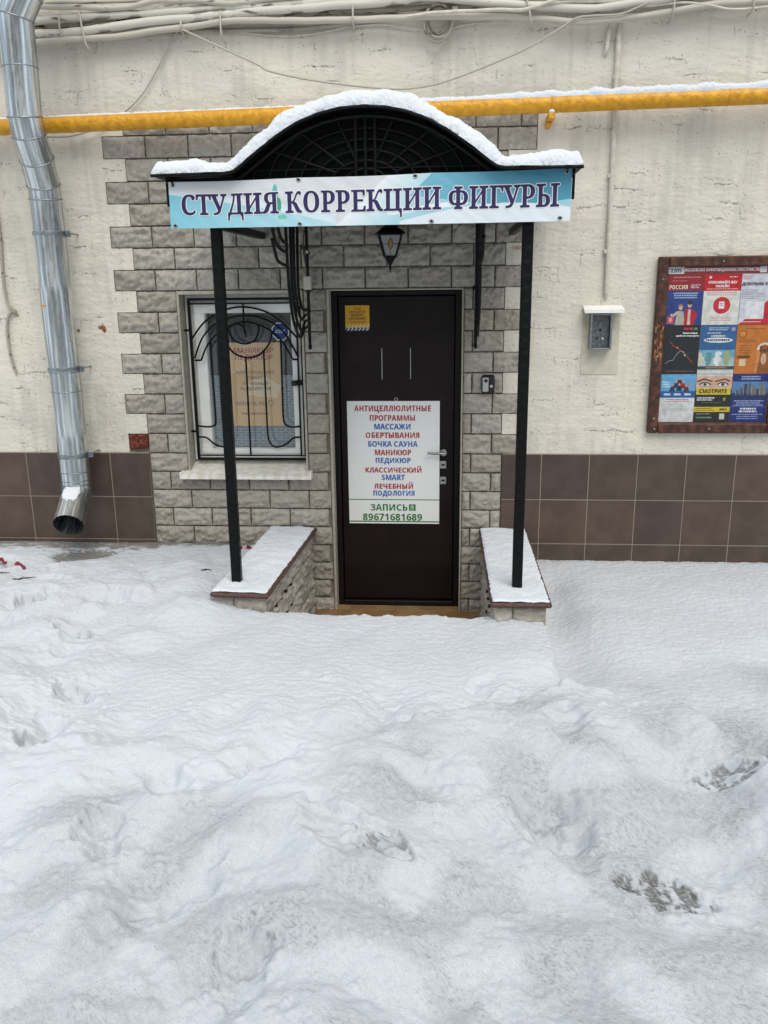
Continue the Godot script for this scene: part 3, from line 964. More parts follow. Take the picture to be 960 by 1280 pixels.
	for j in nz:
		var z := zs[j]
		for i in nx:
			var x := xs[i]
			var at := j * nx + i
			b.v[at] = Vector3(x, H[at], z)
			var il := maxi(i - 1, 0)
			var ir := mini(i + 1, nx - 1)
			var jl := maxi(j - 1, 0)
			var jr := mini(j + 1, nz - 1)
			b.n[at] = Vector3(-(H[j * nx + ir] - H[j * nx + il]) / (xs[ir] - xs[il]), 1.0, -(H[jr * nx + i] - H[jl * nx + i]) / (zs[jr] - zs[jl])).normalized()
			# packed snow with dark grains, greyer towards the viewer and the right; bare wet ground along the foot of the wall
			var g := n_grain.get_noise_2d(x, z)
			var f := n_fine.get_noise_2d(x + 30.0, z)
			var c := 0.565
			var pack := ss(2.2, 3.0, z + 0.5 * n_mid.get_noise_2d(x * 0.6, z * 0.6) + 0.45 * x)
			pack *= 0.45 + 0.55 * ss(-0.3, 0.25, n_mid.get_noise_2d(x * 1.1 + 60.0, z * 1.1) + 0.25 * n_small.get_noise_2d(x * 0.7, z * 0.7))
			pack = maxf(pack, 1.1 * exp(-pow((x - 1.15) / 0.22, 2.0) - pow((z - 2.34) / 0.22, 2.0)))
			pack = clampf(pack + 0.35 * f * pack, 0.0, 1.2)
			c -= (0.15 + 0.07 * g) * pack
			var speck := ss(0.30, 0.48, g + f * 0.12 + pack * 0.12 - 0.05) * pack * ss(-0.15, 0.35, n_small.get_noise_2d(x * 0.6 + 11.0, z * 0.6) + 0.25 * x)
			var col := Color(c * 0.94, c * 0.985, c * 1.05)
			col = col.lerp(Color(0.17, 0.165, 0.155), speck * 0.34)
			var bare := 0.0
			if x < -1.9:
				bare = 1.0 - ss(0.07, 0.20, z + 0.09 * n_small.get_noise_2d(x, z * 2.0) + 0.05 * f)
				bare = maxf(bare, 1.0 - ss(0.9, 1.25, sqrt(pow((x + 2.36 + (z - 0.25) * 0.5) / 0.16, 2.0) + pow((z - 0.27) / 0.11, 2.0)) + 0.5 * f + 0.3 * n_small.get_noise_2d(x, z)))
			elif x < -1.05:
				bare = 1.0 - ss(0.03, 0.12, z + 0.05 * n_small.get_noise_2d(x, z * 2.0))
			if bare > 0.0:
				bare *= ss(-0.5, -0.1, f + 0.35 * g + bare * 0.6 - 0.2)
				col = col.lerp(Color(0.13, 0.115, 0.095), bare * 0.85)
			if x > 0.5 and z < 0.06:
				col = col.lerp(Color(0.3, 0.27, 0.23), ss(0.1, 0.4, f + 0.2) * 0.5)
			if D[at] > 0.0:
				col = col.lerp(Color(0.075, 0.07, 0.06), clampf(D[at] * (0.75 + 0.6 * g), 0.0, 0.95))
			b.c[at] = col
	var tri := PackedInt32Array()
	tri.resize((nx - 1) * (nz - 1) * 6)
	var w := 0
	for j in nz - 1:
		for i in nx - 1:
			var p := j * nx + i
			tri[w] = p
			tri[w + 1] = p + 1
			tri[w + 2] = p + nx + 1
			tri[w + 3] = p
			tri[w + 4] = p + nx + 1
			tri[w + 5] = p + nx
			w += 6
	b.idx = tri
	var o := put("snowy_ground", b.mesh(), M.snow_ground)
	o.set_meta("kind", "structure")

# ------------------------------------------------------------------ canopy
const ARCH := -0.395
func roof_y(x: float) -> float:
	var d := absf(x - ARCH)
	var pts := [[0.0, 2.908], [0.1, 2.902], [0.2, 2.882], [0.3, 2.846], [0.4, 2.790], [0.5, 2.720], [0.57, 2.668], [0.605, 2.646], [0.64, 2.640], [1.2, 2.634]]
	for i in pts.size() - 1:
		if d <= pts[i + 1][0]:
			return lerpf(pts[i][1], pts[i + 1][1], (d - pts[i][0]) / (pts[i + 1][0] - pts[i][0]))
	return 2.634

func build_canopy() -> void:
	var c := thing("entrance_canopy", "black wrought iron entrance canopy with arched roof on two posts", "canopy", "", Vector3(ARCH, 0.55, 0.6))
	var off := -c.position
	var x0 := -1.385
	var x1 := 0.592
	var zf := 1.265
	var N := 96
	# roof sheet
	var r := MB.new()
	for i in N:
		var a := lerpf(x0, x1, float(i) / N)
		var d := lerpf(x0, x1, float(i + 1) / N)
		var ya := roof_y(a)
		var yd := roof_y(d)
		var t := 0.007
		var nn := Vector3(-(yd - ya), d - a, 0).normalized()
		r.quad(Vector3(a, ya, 0.03), Vector3(d, yd, 0.03), Vector3(d, yd, zf), Vector3(a, ya, zf), nn)
		r.quad(Vector3(a, ya - t, 0.03), Vector3(d, yd - t, 0.03), Vector3(d, yd - t, zf), Vector3(a, ya - t, zf), -nn)
		r.quad(Vector3(a, ya, zf), Vector3(d, yd, zf), Vector3(d, yd - t, zf), Vector3(a, ya - t, zf), Vector3.BACK)
	r.quad(Vector3(x0, roof_y(x0), 0.03), Vector3(x0, roof_y(x0), zf), Vector3(x0, roof_y(x0) - 0.007, zf), Vector3(x0, roof_y(x0) - 0.007, 0.03), Vector3.LEFT)
	r.quad(Vector3(x1, roof_y(x1), 0.03), Vector3(x1, roof_y(x1), zf), Vector3(x1, roof_y(x1) - 0.007, zf), Vector3(x1, roof_y(x1) - 0.007, 0.03), Vector3.RIGHT)
	put("roof_sheet", r.mesh(), M.sheet, c).position = off
	# rolled edge and the bent flat bar below it
	var rim := []
	for i in N + 1:
		var x := lerpf(x0, x1, float(i) / N)
		rim.append(Vector3(x, roof_y(x) - 0.006, zf - 0.002))
	put("roof_edge", tube_mesh(rim, 0.0075, 8), M.iron, c).position = off
	for zz in [1.16, 0.06]:
		var bar := []
		for i in N + 1:
			var x := lerpf(-1.02, 0.23, float(i) / N)
			bar.append(Vector3(x, roof_y(x) - 0.026, zz))
		put("arch_bar", tube_mesh(bar, 0.013, 8), M.iron, c).position = off
	for xx in [-0.95, -0.66, -0.39, -0.12, 0.16]:
		put("purlin", box_mesh(Vector3(xx - 0.012, roof_y(xx) - 0.030, 0.05), Vector3(xx + 0.012, roof_y(xx) - 0.010, 1.17), 0.003), M.iron, c).position = off
	# wing frames
	for s in [[-1.345, -1.0], [0.205, 0.56]]:
		var f := MB.new()
		for zz in [0.06, 1.16]:
			f.box(Vector3(s[0], 2.597, zz - 0.014), Vector3(s[1], 2.6255, zz + 0.014), 0.003)
		for xx in [s[0] + 0.015, s[1] - 0.015]:
			f.box(Vector3(xx - 0.014, 2.5965, 0.075), Vector3(xx + 0.014, 2.625, 1.145), 0.003)
		put("wing_frame", f.mesh(), M.iron, c).position = off
	# dark panel filling the arch, and the fan of bars in front of it
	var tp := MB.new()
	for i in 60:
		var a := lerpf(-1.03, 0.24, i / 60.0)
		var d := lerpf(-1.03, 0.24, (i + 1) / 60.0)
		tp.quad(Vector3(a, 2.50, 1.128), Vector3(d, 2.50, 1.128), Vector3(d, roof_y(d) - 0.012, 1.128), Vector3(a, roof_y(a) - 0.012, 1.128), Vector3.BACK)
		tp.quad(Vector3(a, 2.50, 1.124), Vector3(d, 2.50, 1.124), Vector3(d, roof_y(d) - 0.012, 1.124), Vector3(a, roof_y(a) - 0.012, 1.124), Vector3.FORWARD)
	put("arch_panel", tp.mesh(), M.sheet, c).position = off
	var oc := Vector2(ARCH, 2.592)
	for rad in [0.10, 0.16, 0.235, 0.31, 0.385, 0.46, 0.535]:
		var pts := []
		for k in 33:
			var an := PI * k / 32.0
			var p := oc + Vector2(cos(an) * rad, sin(an) * rad * 0.62)
			if p.y < roof_y(p.x) - 0.03:
				pts.append(Vector3(p.x, p.y, 1.147))
		if pts.size() > 3:
			put("fan_arc", tube_mesh(pts, 0.0065, 6), M.iron, c).position = off
	for an in [0.16, 0.28, 0.41, 0.59, 0.72, 0.84]:
		var d := Vector2(cos(an * PI), sin(an * PI) * 0.62)
		var p1 := oc + d * 0.16
		var p2 := oc + d * 0.16
		while p2.y < roof_y(p2.x) - 0.03 and p2.distance_to(oc) < 0.62:
			p2 += d * 0.01
		put("fan_spoke", tube_mesh([Vector3(p1.x, p1.y, 1.150), Vector3(p2.x, p2.y, 1.150)], 0.0065, 6), M.iron, c).position = off
	for dx in [-0.045, 0.0, 0.045]:
		put("fan_upright", box_mesh(Vector3(ARCH + dx - 0.007, 2.60, 1.146), Vector3(ARCH + dx + 0.007, roof_y(ARCH + dx) - 0.028, 1.160), 0.002), M.iron, c).position = off
	# beams between the posts and to the wall
	put("beam", box_mesh(Vector3(-1.17, 2.548, 1.085), Vector3(0.40, 2.588, 1.122), 0.004), M.iron, c).position = off
	for xx in [-1.134, 0.366]:
		put("beam", box_mesh(Vector3(xx - 0.018, 2.40, 0.03), Vector3(xx + 0.018, 2.44, 1.075), 0.004), M.iron, c).position = off
		put("beam", box_mesh(Vector3(xx - 0.018, 2.552, 0.03), Vector3(xx + 0.018, 2.590, 1.075), 0.004), M.iron, c).position = off
	# posts: square tube, hammered
	for q in [[-1.134, 1.10], [0.366, 1.118]]:
		var p := MB.new()
		var hz := noise(130, 18.0, 2)
		var ny := 130
		var w := 0.026
		for s in 4:
			var an := s * PI / 2
			var o := Vector3(sin(an), 0, cos(an))
			var t := Vector3(cos(an), 0, -sin(an))
			var cols := [-1.0, -0.72, -0.3, 0.3, 0.72, 1.0]
			var base := p.v.size()
			for j in ny + 1:
				var y := lerpf(0.575, 2.548, float(j) / ny)
				var dent := 0.0016 * (1.0 if (j % 4) < 2 else 0.0)
				for k in 6:
					var dep := w - (dent if k == 2 or k == 3 else 0.0) + 0.0006 * hz.get_noise_2d(y * 4.0, k + s * 9.0) - (0.004 if k == 0 or k == 5 else 0.0)
					var nn: Vector3 = (o + t * [-0.7, -0.2, 0.0, 0.0, 0.2, 0.7][k] + Vector3(0, (0.22 if j % 4 == 1 else -0.22) if (k == 2 or k == 3) and j % 2 == 1 else 0.0, 0)).normalized()
					p.vert(Vector3(q[0], y, q[1]) + o * dep + t * w * cols[k] * (0.92 if k == 0 or k == 5 else 1.0), nn)
			for j in ny:
				for k in 5:
					var a := base + j * 6 + k
					p.idx.append_array([a, a + 7, a + 1, a, a + 6, a + 7])
		put("post", p.mesh(), M.iron, c).position = off
		put("post_foot", box_mesh(Vector3(q[0] - 0.045, 0.570, q[1] - 0.045), Vector3(q[0] + 0.045, 0.583, q[1] + 0.045), 0.003), M.iron, c).position = off
	# scrolled side brackets, in planes square to the wall: [z, y]
	var rods := [
		[[0.36, 2.56], [0.385, 2.377], [0.40, 2.262], [0.405, 2.108], [0.32, 2.012], [0.22, 1.988], [0.062, 1.990]],
		[[0.48, 2.56], [0.505, 2.378], [0.515, 2.139], [0.45, 2.016], [0.37, 1.950], [0.295, 1.935], [0.205, 1.955], [0.062, 1.949]],
		[[0.58, 2.56], [0.592, 2.404], [0.605, 2.14], [0.522, 1.968], [0.39, 1.887], [0.31, 1.873], [0.215, 1.917], [0.062, 1.917]],
		[[0.735, 2.56], [0.725, 2.397], [0.70, 2.14], [0.615, 1.960], [0.47, 1.860], [0.357, 1.840], [0.225, 1.878], [0.062, 1.884]],
		[[1.10, 2.42], [1.02, 2.345], [0.90, 2.312], [0.722, 2.299]],
		[[1.10, 2.35], [1.0, 2.262], [0.88, 2.240], [0.708, 2.232]],
		[[0.95, 2.42], [0.88, 2.37], [0.80, 2.35], [0.724, 2.345]]]
	for bx in [-0.862, 0.160]:
		for ro in rods:
			var pts := []
			for p in ro: pts.append(Vector3(bx, p[1], p[0]))
			put("scroll_bar", tube_mesh(spline(pts, 6), 0.0085, 8), M.iron, c).position = off
		var wr := MB.new()
		wr.tube([Vector3(bx, 2.58, 0.055), Vector3(bx, 1.80, 0.055), Vector3(bx, 1.775, 0.05)], [0.010, 0.010, 0.009], 8)
		wr.lathe([[0.0, -0.02], [0.009, -0.014], [0.013, 0.0], [0.010, 0.014], [0.0, 0.022]], 10, Transform3D(Basis(), Vector3(bx, 1.757, 0.048)))
		put("wall_bar", wr.mesh(), M.iron, c).position = off
		put("wall_fixing", box_mesh(Vector3(bx - 0.022, 2.09, -0.005), Vector3(bx + 0.012, 2.112, 0.056), 0.004), M.iron, c).position = off
		put("bracket_top", box_mesh(Vector3(bx - 0.011, 2.556, 0.03), Vector3(bx + 0.011, 2.578, 1.084), 0.003), M.iron, c).position = off
	for xx in [-1.335, 0.560]:
		put("hanger", box_mesh(Vector3(xx - 0.006, 2.50, 1.178), Vector3(xx + 0.006, 2.630, 1.190), 0.002), M.iron, c).position = off
	build_roof_snow(x0, x1, zf)

func build_roof_snow(x0: float, x1: float, zf: float) -> void:
	var nz1 := noise(141, 7.0, 4)
	var nz2 := noise(142, 48.0, 3)
	var b := MB.new()
	var nx := 260
	# profile across the depth: from the wall over the top and round the front lip
	var prof := []
	for k in 22: prof.append([0.03 + (zf - 0.10) * k / 21.0, 1.0])
	for k in range(1, 12):
		var an := PI / 2 * k / 11.0
		prof.append([zf - 0.07 + 0.075 * sin(an), cos(an)])
	var g := []
	for i in nx + 1:
		var x := lerpf(x0 + 0.004, x1 - 0.004, float(i) / nx)
		var y := roof_y(x)
		var slope := (roof_y(x + 0.01) - roof_y(x - 0.01)) / 0.02
		var nn := Vector3(-slope, 1, 0).normalized()
		var e := minf(x - x0, x1 - x)
		var endf := sqrt(clampf(e / 0.022, 0.0, 1.0))
		var t := 0.060 * endf * (1.0 + 0.42 * nz1.get_noise_1d(x * 0.5)) + 0.012 * exp(-pow((x - ARCH) / 0.3, 2.0))
		t *= 1.0 + 0.10 * ss(0.1, 0.5, x)
		var row := []
		for k in prof.size():
			var z: float = prof[k][0]
			var hh: float = t * prof[k][1] + (nz2.get_noise_2d(x, z + prof[k][1] * 0.1) * 0.005 + nz1.get_noise_2d(x, z) * 0.006) * (0.4 + 0.6 * prof[k][1]) * endf
			if k == prof.size() - 1: hh = 0.0
			z += (nz2.get_noise_2d(x * 1.3, prof[k][1] * 0.12 + 4.0) * 0.007 + nz1.get_noise_2d(x, 9.0) * 0.016 * (1.0 - prof[k][1])) if k > 20 else 0.0
			row.append(Vector3(x, y, z) + nn * maxf(hh, 0.0005))
		g.append(row)
	var m := prof.size()
	for i in nx + 1:
		for k in m:
			var dx: Vector3 = g[mini(i + 1, nx)][k] - g[maxi(i - 1, 0)][k]
			var dz: Vector3 = g[i][mini(k + 1, m - 1)] - g[i][maxi(k - 1, 0)]
			b.vert(g[i][k], dz.cross(dx).normalized())
	for i in nx:
		for k in m - 1:
			var p := i * m + k
			b.idx.append_array([p, p + m, p + m + 1, p, p + m + 1, p + 1])
	tag(put("snow_cover", b.mesh(), M.snow), "thick fresh snow lying on the arched canopy roof", "snow", "", "stuff")

# ------------------------------------------------------------------ printed things
class Print:
	var img: Image
	func _init(w: int, h: int, bg: Color) -> void:
		img = Image.create_empty(w, h, false, Image.FORMAT_RGB8)
		img.fill(bg)
	func rect(x: float, y: float, w: float, h: float, c: Color) -> void:
		img.fill_rect(Rect2i(int(x), int(y), int(maxf(w, 1.0)), int(maxf(h, 1.0))), c)
	func oval(cx: float, cy: float, rx: float, ry: float, c: Color) -> void:
		for j in range(maxi(int(cy - ry), 0), mini(int(cy + ry) + 1, img.get_height())):
			for i in range(maxi(int(cx - rx), 0), mini(int(cx + rx) + 1, img.get_width())):
				if pow((i - cx) / rx, 2.0) + pow((j - cy) / ry, 2.0) <= 1.0:
					img.set_pixel(i, j, c)
	func poly(pts: Array, c: Color) -> void:
		var p := PackedVector2Array(pts)
		var lo := p[0]
		var hi := p[0]
		for q in p:
			lo = lo.min(q)
			hi = hi.max(q)
		for j in range(maxi(int(lo.y), 0), mini(int(hi.y) + 1, img.get_height())):
			for i in range(maxi(int(lo.x), 0), mini(int(hi.x) + 1, img.get_width())):
				if Geometry2D.is_point_in_polygon(Vector2(i + 0.5, j + 0.5), p):
					img.set_pixel(i, j, c)
	func stroke(pts: Array, w: float, c: Color) -> void:
		for k in pts.size() - 1:
			var a: Vector2 = pts[k]
			var b: Vector2 = pts[k + 1]
			var n := int(a.distance_to(b)) + 1
			for s in n + 1:
				var p := a.lerp(b, float(s) / n)
				oval(p.x, p.y, w, w, c)
	# small print too fine to read: broken dashes
	func lines(x: float, y: float, w: float, n: int, gap: float, h: float, c: Color, sd: int, centred := true) -> void:
		var r := RandomNumberGenerator.new()
		r.seed = sd
		for k in n:
			var lw := w * r.randf_range(0.6, 1.0)
			var lx := x + ((w - lw) * 0.5 if centred else 0.0)
			var e := lx + lw
			while lx < e:
				var ww := r.randf_range(3.0, 13.0)
				rect(lx, y + k * gap, minf(ww, e - lx), h, c)
				lx += ww + 2.0
	# uneven ink, fold lines and rubbed spots of a sheet that has hung outside
	func wear(sd: int) -> void:
		var a := FastNoiseLite.new()
		a.seed = sd
		a.frequency = 0.18
		var b := FastNoiseLite.new()
		b.seed = sd + 1
		b.frequency = 0.022
		for j in img.get_height():
			for i in img.get_width():
				var k := 0.90 + 0.10 * a.get_noise_2d(i, j) + 0.10 * b.get_noise_2d(i, j)
				var c := img.get_pixel(i, j)
				c = Color(c.r * k, c.g * k, c.b * k)
				if a.get_noise_2d(i * 0.8 + 300.0, j * 0.8) > 0.50:
					c = c.lerp(Color(0.8, 0.8, 0.79), 0.45)
				img.set_pixel(i, j, c)
	func tex() -> ImageTexture:
		img.generate_mipmaps()
		return ImageTexture.create_from_image(img)

func print_mat(p: Print, rough := 0.55) -> StandardMaterial3D:
	var m := mat(Color(1, 1, 1), rough)
	m.albedo_texture = p.tex()
	return m

# a printed sheet with some thickness and a faint curl; returns its node
func sheet(called: String, x0: float, x1: float, y0: float, y1: float, z: float, m: Material, parent: Node = self, curl := 0.0015) -> MeshInstance3D:
	var b := MB.new()
	var nz := noise(int(x0 * 1000.0) + int(y0 * 777.0), 6.0, 2)
	var n := 10
	var g := []
	for j in n + 1:
		for i in n + 1:
			var u := float(i) / n
			var v := float(j) / n
			var zz := z + curl * (0.5 + nz.get_noise_2d(u * 0.5, v * 0.5))
			g.append(Vector3(lerpf(x0, x1, u), lerpf(y0, y1, v), zz))
	for j in n + 1:
		for i in n + 1:
			var dx: Vector3 = g[j * (n + 1) + mini(i + 1, n)] - g[j * (n + 1) + maxi(i - 1, 0)]
			var dy: Vector3 = g[mini(j + 1, n) * (n + 1) + i] - g[maxi(j - 1, 0) * (n + 1) + i]
			b.vert(g[j * (n + 1) + i], dx.cross(dy).normalized(), Vector2(float(i) / n, 1.0 - float(j) / n))
	for j in n:
		for i in n:
			var p := j * (n + 1) + i
			b.idx.append_array([p, p + n + 2, p + 1, p, p + n + 1, p + n + 2])
	for k in n:   # the cut edges
		for e in [[k, k + 1, Vector3.DOWN], [n * (n + 1) + k, n * (n + 1) + k + 1, Vector3.UP], [k * (n + 1), (k + 1) * (n + 1), Vector3.LEFT], [k * (n + 1) + n, (k + 1) * (n + 1) + n, Vector3.RIGHT]]:
			var a: Vector3 = g[e[0]]
			var d: Vector3 = g[e[1]]
			b.quad(a, d, Vector3(d.x, d.y, z - 0.0012), Vector3(a.x, a.y, z - 0.0012), e[2])
	return put(called, b.mesh(), m, parent)

func banner_point(u: float, v: float) -> Vector3:
	var top := lerpf(2.607, 2.633, u) - 0.004 * absf(sin(u * PI * 3.0))
	var bot := lerpf(2.399, 2.406, u) + 0.004 * sin(u * PI) - 0.006 * sin(u * PI * 0.9)
	var z := 1.206 + 0.0055 * n_small.get_noise_2d(u * 0.45, v * 0.02 + 5.0) + 0.0022 * n_rip.get_noise_2d(u * 1.3 + v * 0.2, v * 0.05) + 0.004 * (1.0 - v)
	return Vector3(lerpf(-1.322, 0.549, u), lerpf(bot, top, v), z)

func build_banner() -> void:
	var W := 1024
	var Hh := 116
	var p := Print.new(W, Hh, rgb(208, 211, 214))
	for j in Hh:
		var y := float(j) / Hh
		for i in W:
			var u := float(i) / W
			var c := rgb(208, 211, 214)
			var l1 := 0.27 + 1.15 * u + 1.1 * u * u
			if y > l1:
				c = rgb(124, 190, 208).lerp(rgb(180, 214, 222), clampf(u / 0.40, 0.0, 1.0))
			elif y > l1 - 0.10 - u * 0.25 and u < 0.42:
				c = rgb(206, 222, 230)
			var d := u + 0.13 * y
			if d > 0.55:
				c = rgb(226, 232, 235).lerp(rgb(158, 202, 214), clampf((d - 0.55) * 6.0, 0.0, 1.0))
			if u > 0.60 and y < 0.52 + 0.12 * sin(u * 9.0) and d > 0.66:
				c = rgb(116, 178, 198).lerp(rgb(76, 146, 174), clampf((u - 0.62) * 3.2, 0.0, 1.0))
			if u > 0.58 and y > 0.97 - 0.36 * sin(clampf((u - 0.56) / 0.46, 0.0, 1.0) * PI * 0.8):
				c = rgb(216, 224, 230)
			if absf(y - (0.62 + 0.9 * (0.70 - u))) < 0.05 and u > 0.55 and u < 0.75:
				c = rgb(222, 230, 234)
			p.img.set_pixel(i, j, c)
	# printed leaf beside the first word
	for s in [[276, 38, 7, 26, rgb(96, 178, 168)], [283, 62, 8, 18, rgb(60, 150, 120)], [270, 72, 5, 16, rgb(120, 196, 190)], [292, 92, 12, 6, rgb(110, 190, 170)]]:
		p.oval(s[0], s[1], s[2], s[3], s[4])
	var t := thing("banner", "blue and white vinyl banner with large dark lettering across the canopy front", "banner")
	var b := MB.new()
	var nx := 150
	var ny := 16
	for side in 2:
		var base := b.v.size()
		for j in ny + 1:
			for i in nx + 1:
				var u := float(i) / nx
				var v := float(j) / ny
				var q := banner_point(u, v)
				var nn := (banner_point(u + 0.004, v) - banner_point(u - 0.004, v)).cross(banner_point(u, v + 0.03) - banner_point(u, v - 0.03)).normalized()
				b.vert(q - (nn * 0.0008 if side == 1 else Vector3.ZERO), nn * (1.0 if side == 0 else -1.0), Vector2(u, 1.0 - v))
		for j in ny:
			for i in nx:
				var k := base + j * (nx + 1) + i
				b.idx.append_array([k, k + nx + 2, k + 1, k, k + nx + 1, k + nx + 2] if side == 0 else [k, k + 1, k + nx + 2, k, k + nx + 2, k + nx + 1])
	var m := print_mat(p, 0.42)
	put("vinyl", b.mesh(), m, t)
	# lettering laid on the cloth, a white edge below the dark letters
	var f := font(true)
	var run: Array = word_run("СТУДИЯ КОРРЕКЦИИ ФИГУРЫ", f)
	for layer in [[8, M.ink_white, 0.0008, "lettering_edge"], [3, M.ink, 0.0022, "lettering"]]:
		var mb := MB.new()
		for copy in layer[0]:
			var sh := Vector2.from_angle(TAU * copy / float(layer[0])) * (0.0045 if layer[0] == 8 else 0.0010)
			for g in run:
				for k in g.v.size():
					var q: Vector3 = g.v[k]
					var u: float = 0.0275 + q.x * 0.945 + sh.x / 1.87
					var v: float = 0.285 + q.y * 0.44 + sh.y / 0.21
					var bp := banner_point(u, v)
					bp.z += (layer[2] + copy * 0.00008) if q.z > 0.0 else 0.0002 + copy * 0.00001
					mb.vert(bp, Vector3(g.n[k].x, g.n[k].y, g.n[k].z))
				var at: int = mb.v.size() - g.v.size()
				for k in g.idx:
					mb.idx.append(at + k)
		put(layer[3], mb.mesh(), layer[1], t)
	for e in [[0.012, 0.93], [0.33, 0.955], [0.62, 0.955], [0.988, 0.93], [0.012, 0.06], [0.33, 0.05], [0.66, 0.05], [0.975, 0.06]]:
		var q := banner_point(e[0], e[1])
		var gm := MB.new()
		gm.lathe([[0.006, 0.0], [0.011, 0.0], [0.011, 0.002], [0.0085, 0.003], [0.006, 0.002]], 14, Transform3D(Basis(Vector3.RIGHT, PI / 2), q + Vector3(0, 0, 0.0003)))
		var gr := put("grommet", gm.mesh(), M.steel, t)
		put("eyelet", tube_mesh([q + Vector3(0, 0, 0.0006), q + Vector3(0, 0, 0.0014)], 0.0062, 12), M.dark_hole, gr)
	for e in [[0.012, 0.93, -1.335], [0.988, 0.93, 0.560]]:
		var q := banner_point(e[0], e[1])
		put("tie", tube_mesh([q + Vector3(0, 0, 0.003), q + Vector3(0, 0.012, 0.004), Vector3(e[2], 2.607, 1.190)], 0.003, 6), M.black_plastic, t)

# glyphs of a run: x in 0..1 of the run, y in cap heights above the base line
func word_run(s: String, f: Font) -> Array:
	var cap_m := TextMesh.new()
	cap_m.text = "Н"
	cap_m.font = f
	cap_m.font_size = 48
	cap_m.pixel_size = 0.01
	var cap := cap_m.get_aabb()
	var out := []
	var whole := f.get_string_size(s, HORIZONTAL_ALIGNMENT_LEFT, -1, 48).x * 0.01
	for i in s.length():
		if s[i] == " ":
			continue
		var one := TextMesh.new()
		one.text = s[i]
		one.font = f
		one.font_size = 48
		one.pixel_size = 0.01
		one.depth = 0.02
		one.curve_step = 1.0
		var pen := f.get_string_size(s.substr(0, i), HORIZONTAL_ALIGNMENT_LEFT, -1, 48).x * 0.01
		var w1 := f.get_string_size(s[i], HORIZONTAL_ALIGNMENT_LEFT, -1, 48).x * 0.01
		var arr := one.get_mesh_arrays()
		var g := {"v": PackedVector3Array(), "n": arr[Mesh.ARRAY_NORMAL], "idx": arr[Mesh.ARRAY_INDEX]}
		for q in arr[Mesh.ARRAY_VERTEX]:
			g.v.append(Vector3((q.x + pen + w1 * 0.5) / whole, (q.y - cap.position.y) / cap.size.y, q.z))
		out.append(finer(g))
	return out

# splits the triangles of a glyph until they can follow the folds of the cloth
func finer(g: Dictionary) -> Dictionary:
	var o := {"v": PackedVector3Array(), "n": PackedVector3Array(), "idx": PackedInt32Array()}
	var todo := []
	for k in range(0, g.idx.size(), 3):
		var i: int = g.idx[k]
		var j: int = g.idx[k + 1]
		var m: int = g.idx[k + 2]
		todo.append([g.v[i], g.v[j], g.v[m], g.n[i]])
	while todo.size() > 0:
		var t: Array = todo.pop_back()
		var far := 0.0
		var at := 0
		for e in 3:
			var d: Vector3 = t[e] - t[(e + 1) % 3]
			var len := Vector2(d.x * 1.77, d.y * 0.092).length()
			if len > far:
				far = len
				at = e
		if far > 0.018:
			var a: Vector3 = t[at]
			var b: Vector3 = t[(at + 1) % 3]
			var c: Vector3 = t[(at + 2) % 3]
			var m := (a + b) * 0.5
			todo.append([a, m, c, t[3]])
			todo.append([m, b, c, t[3]])
			continue
		var s: int = o.v.size()
		for e in 3:
			o.v.append(t[e])
			o.n.append(t[3])
			o.idx.append(s + e)
	return o

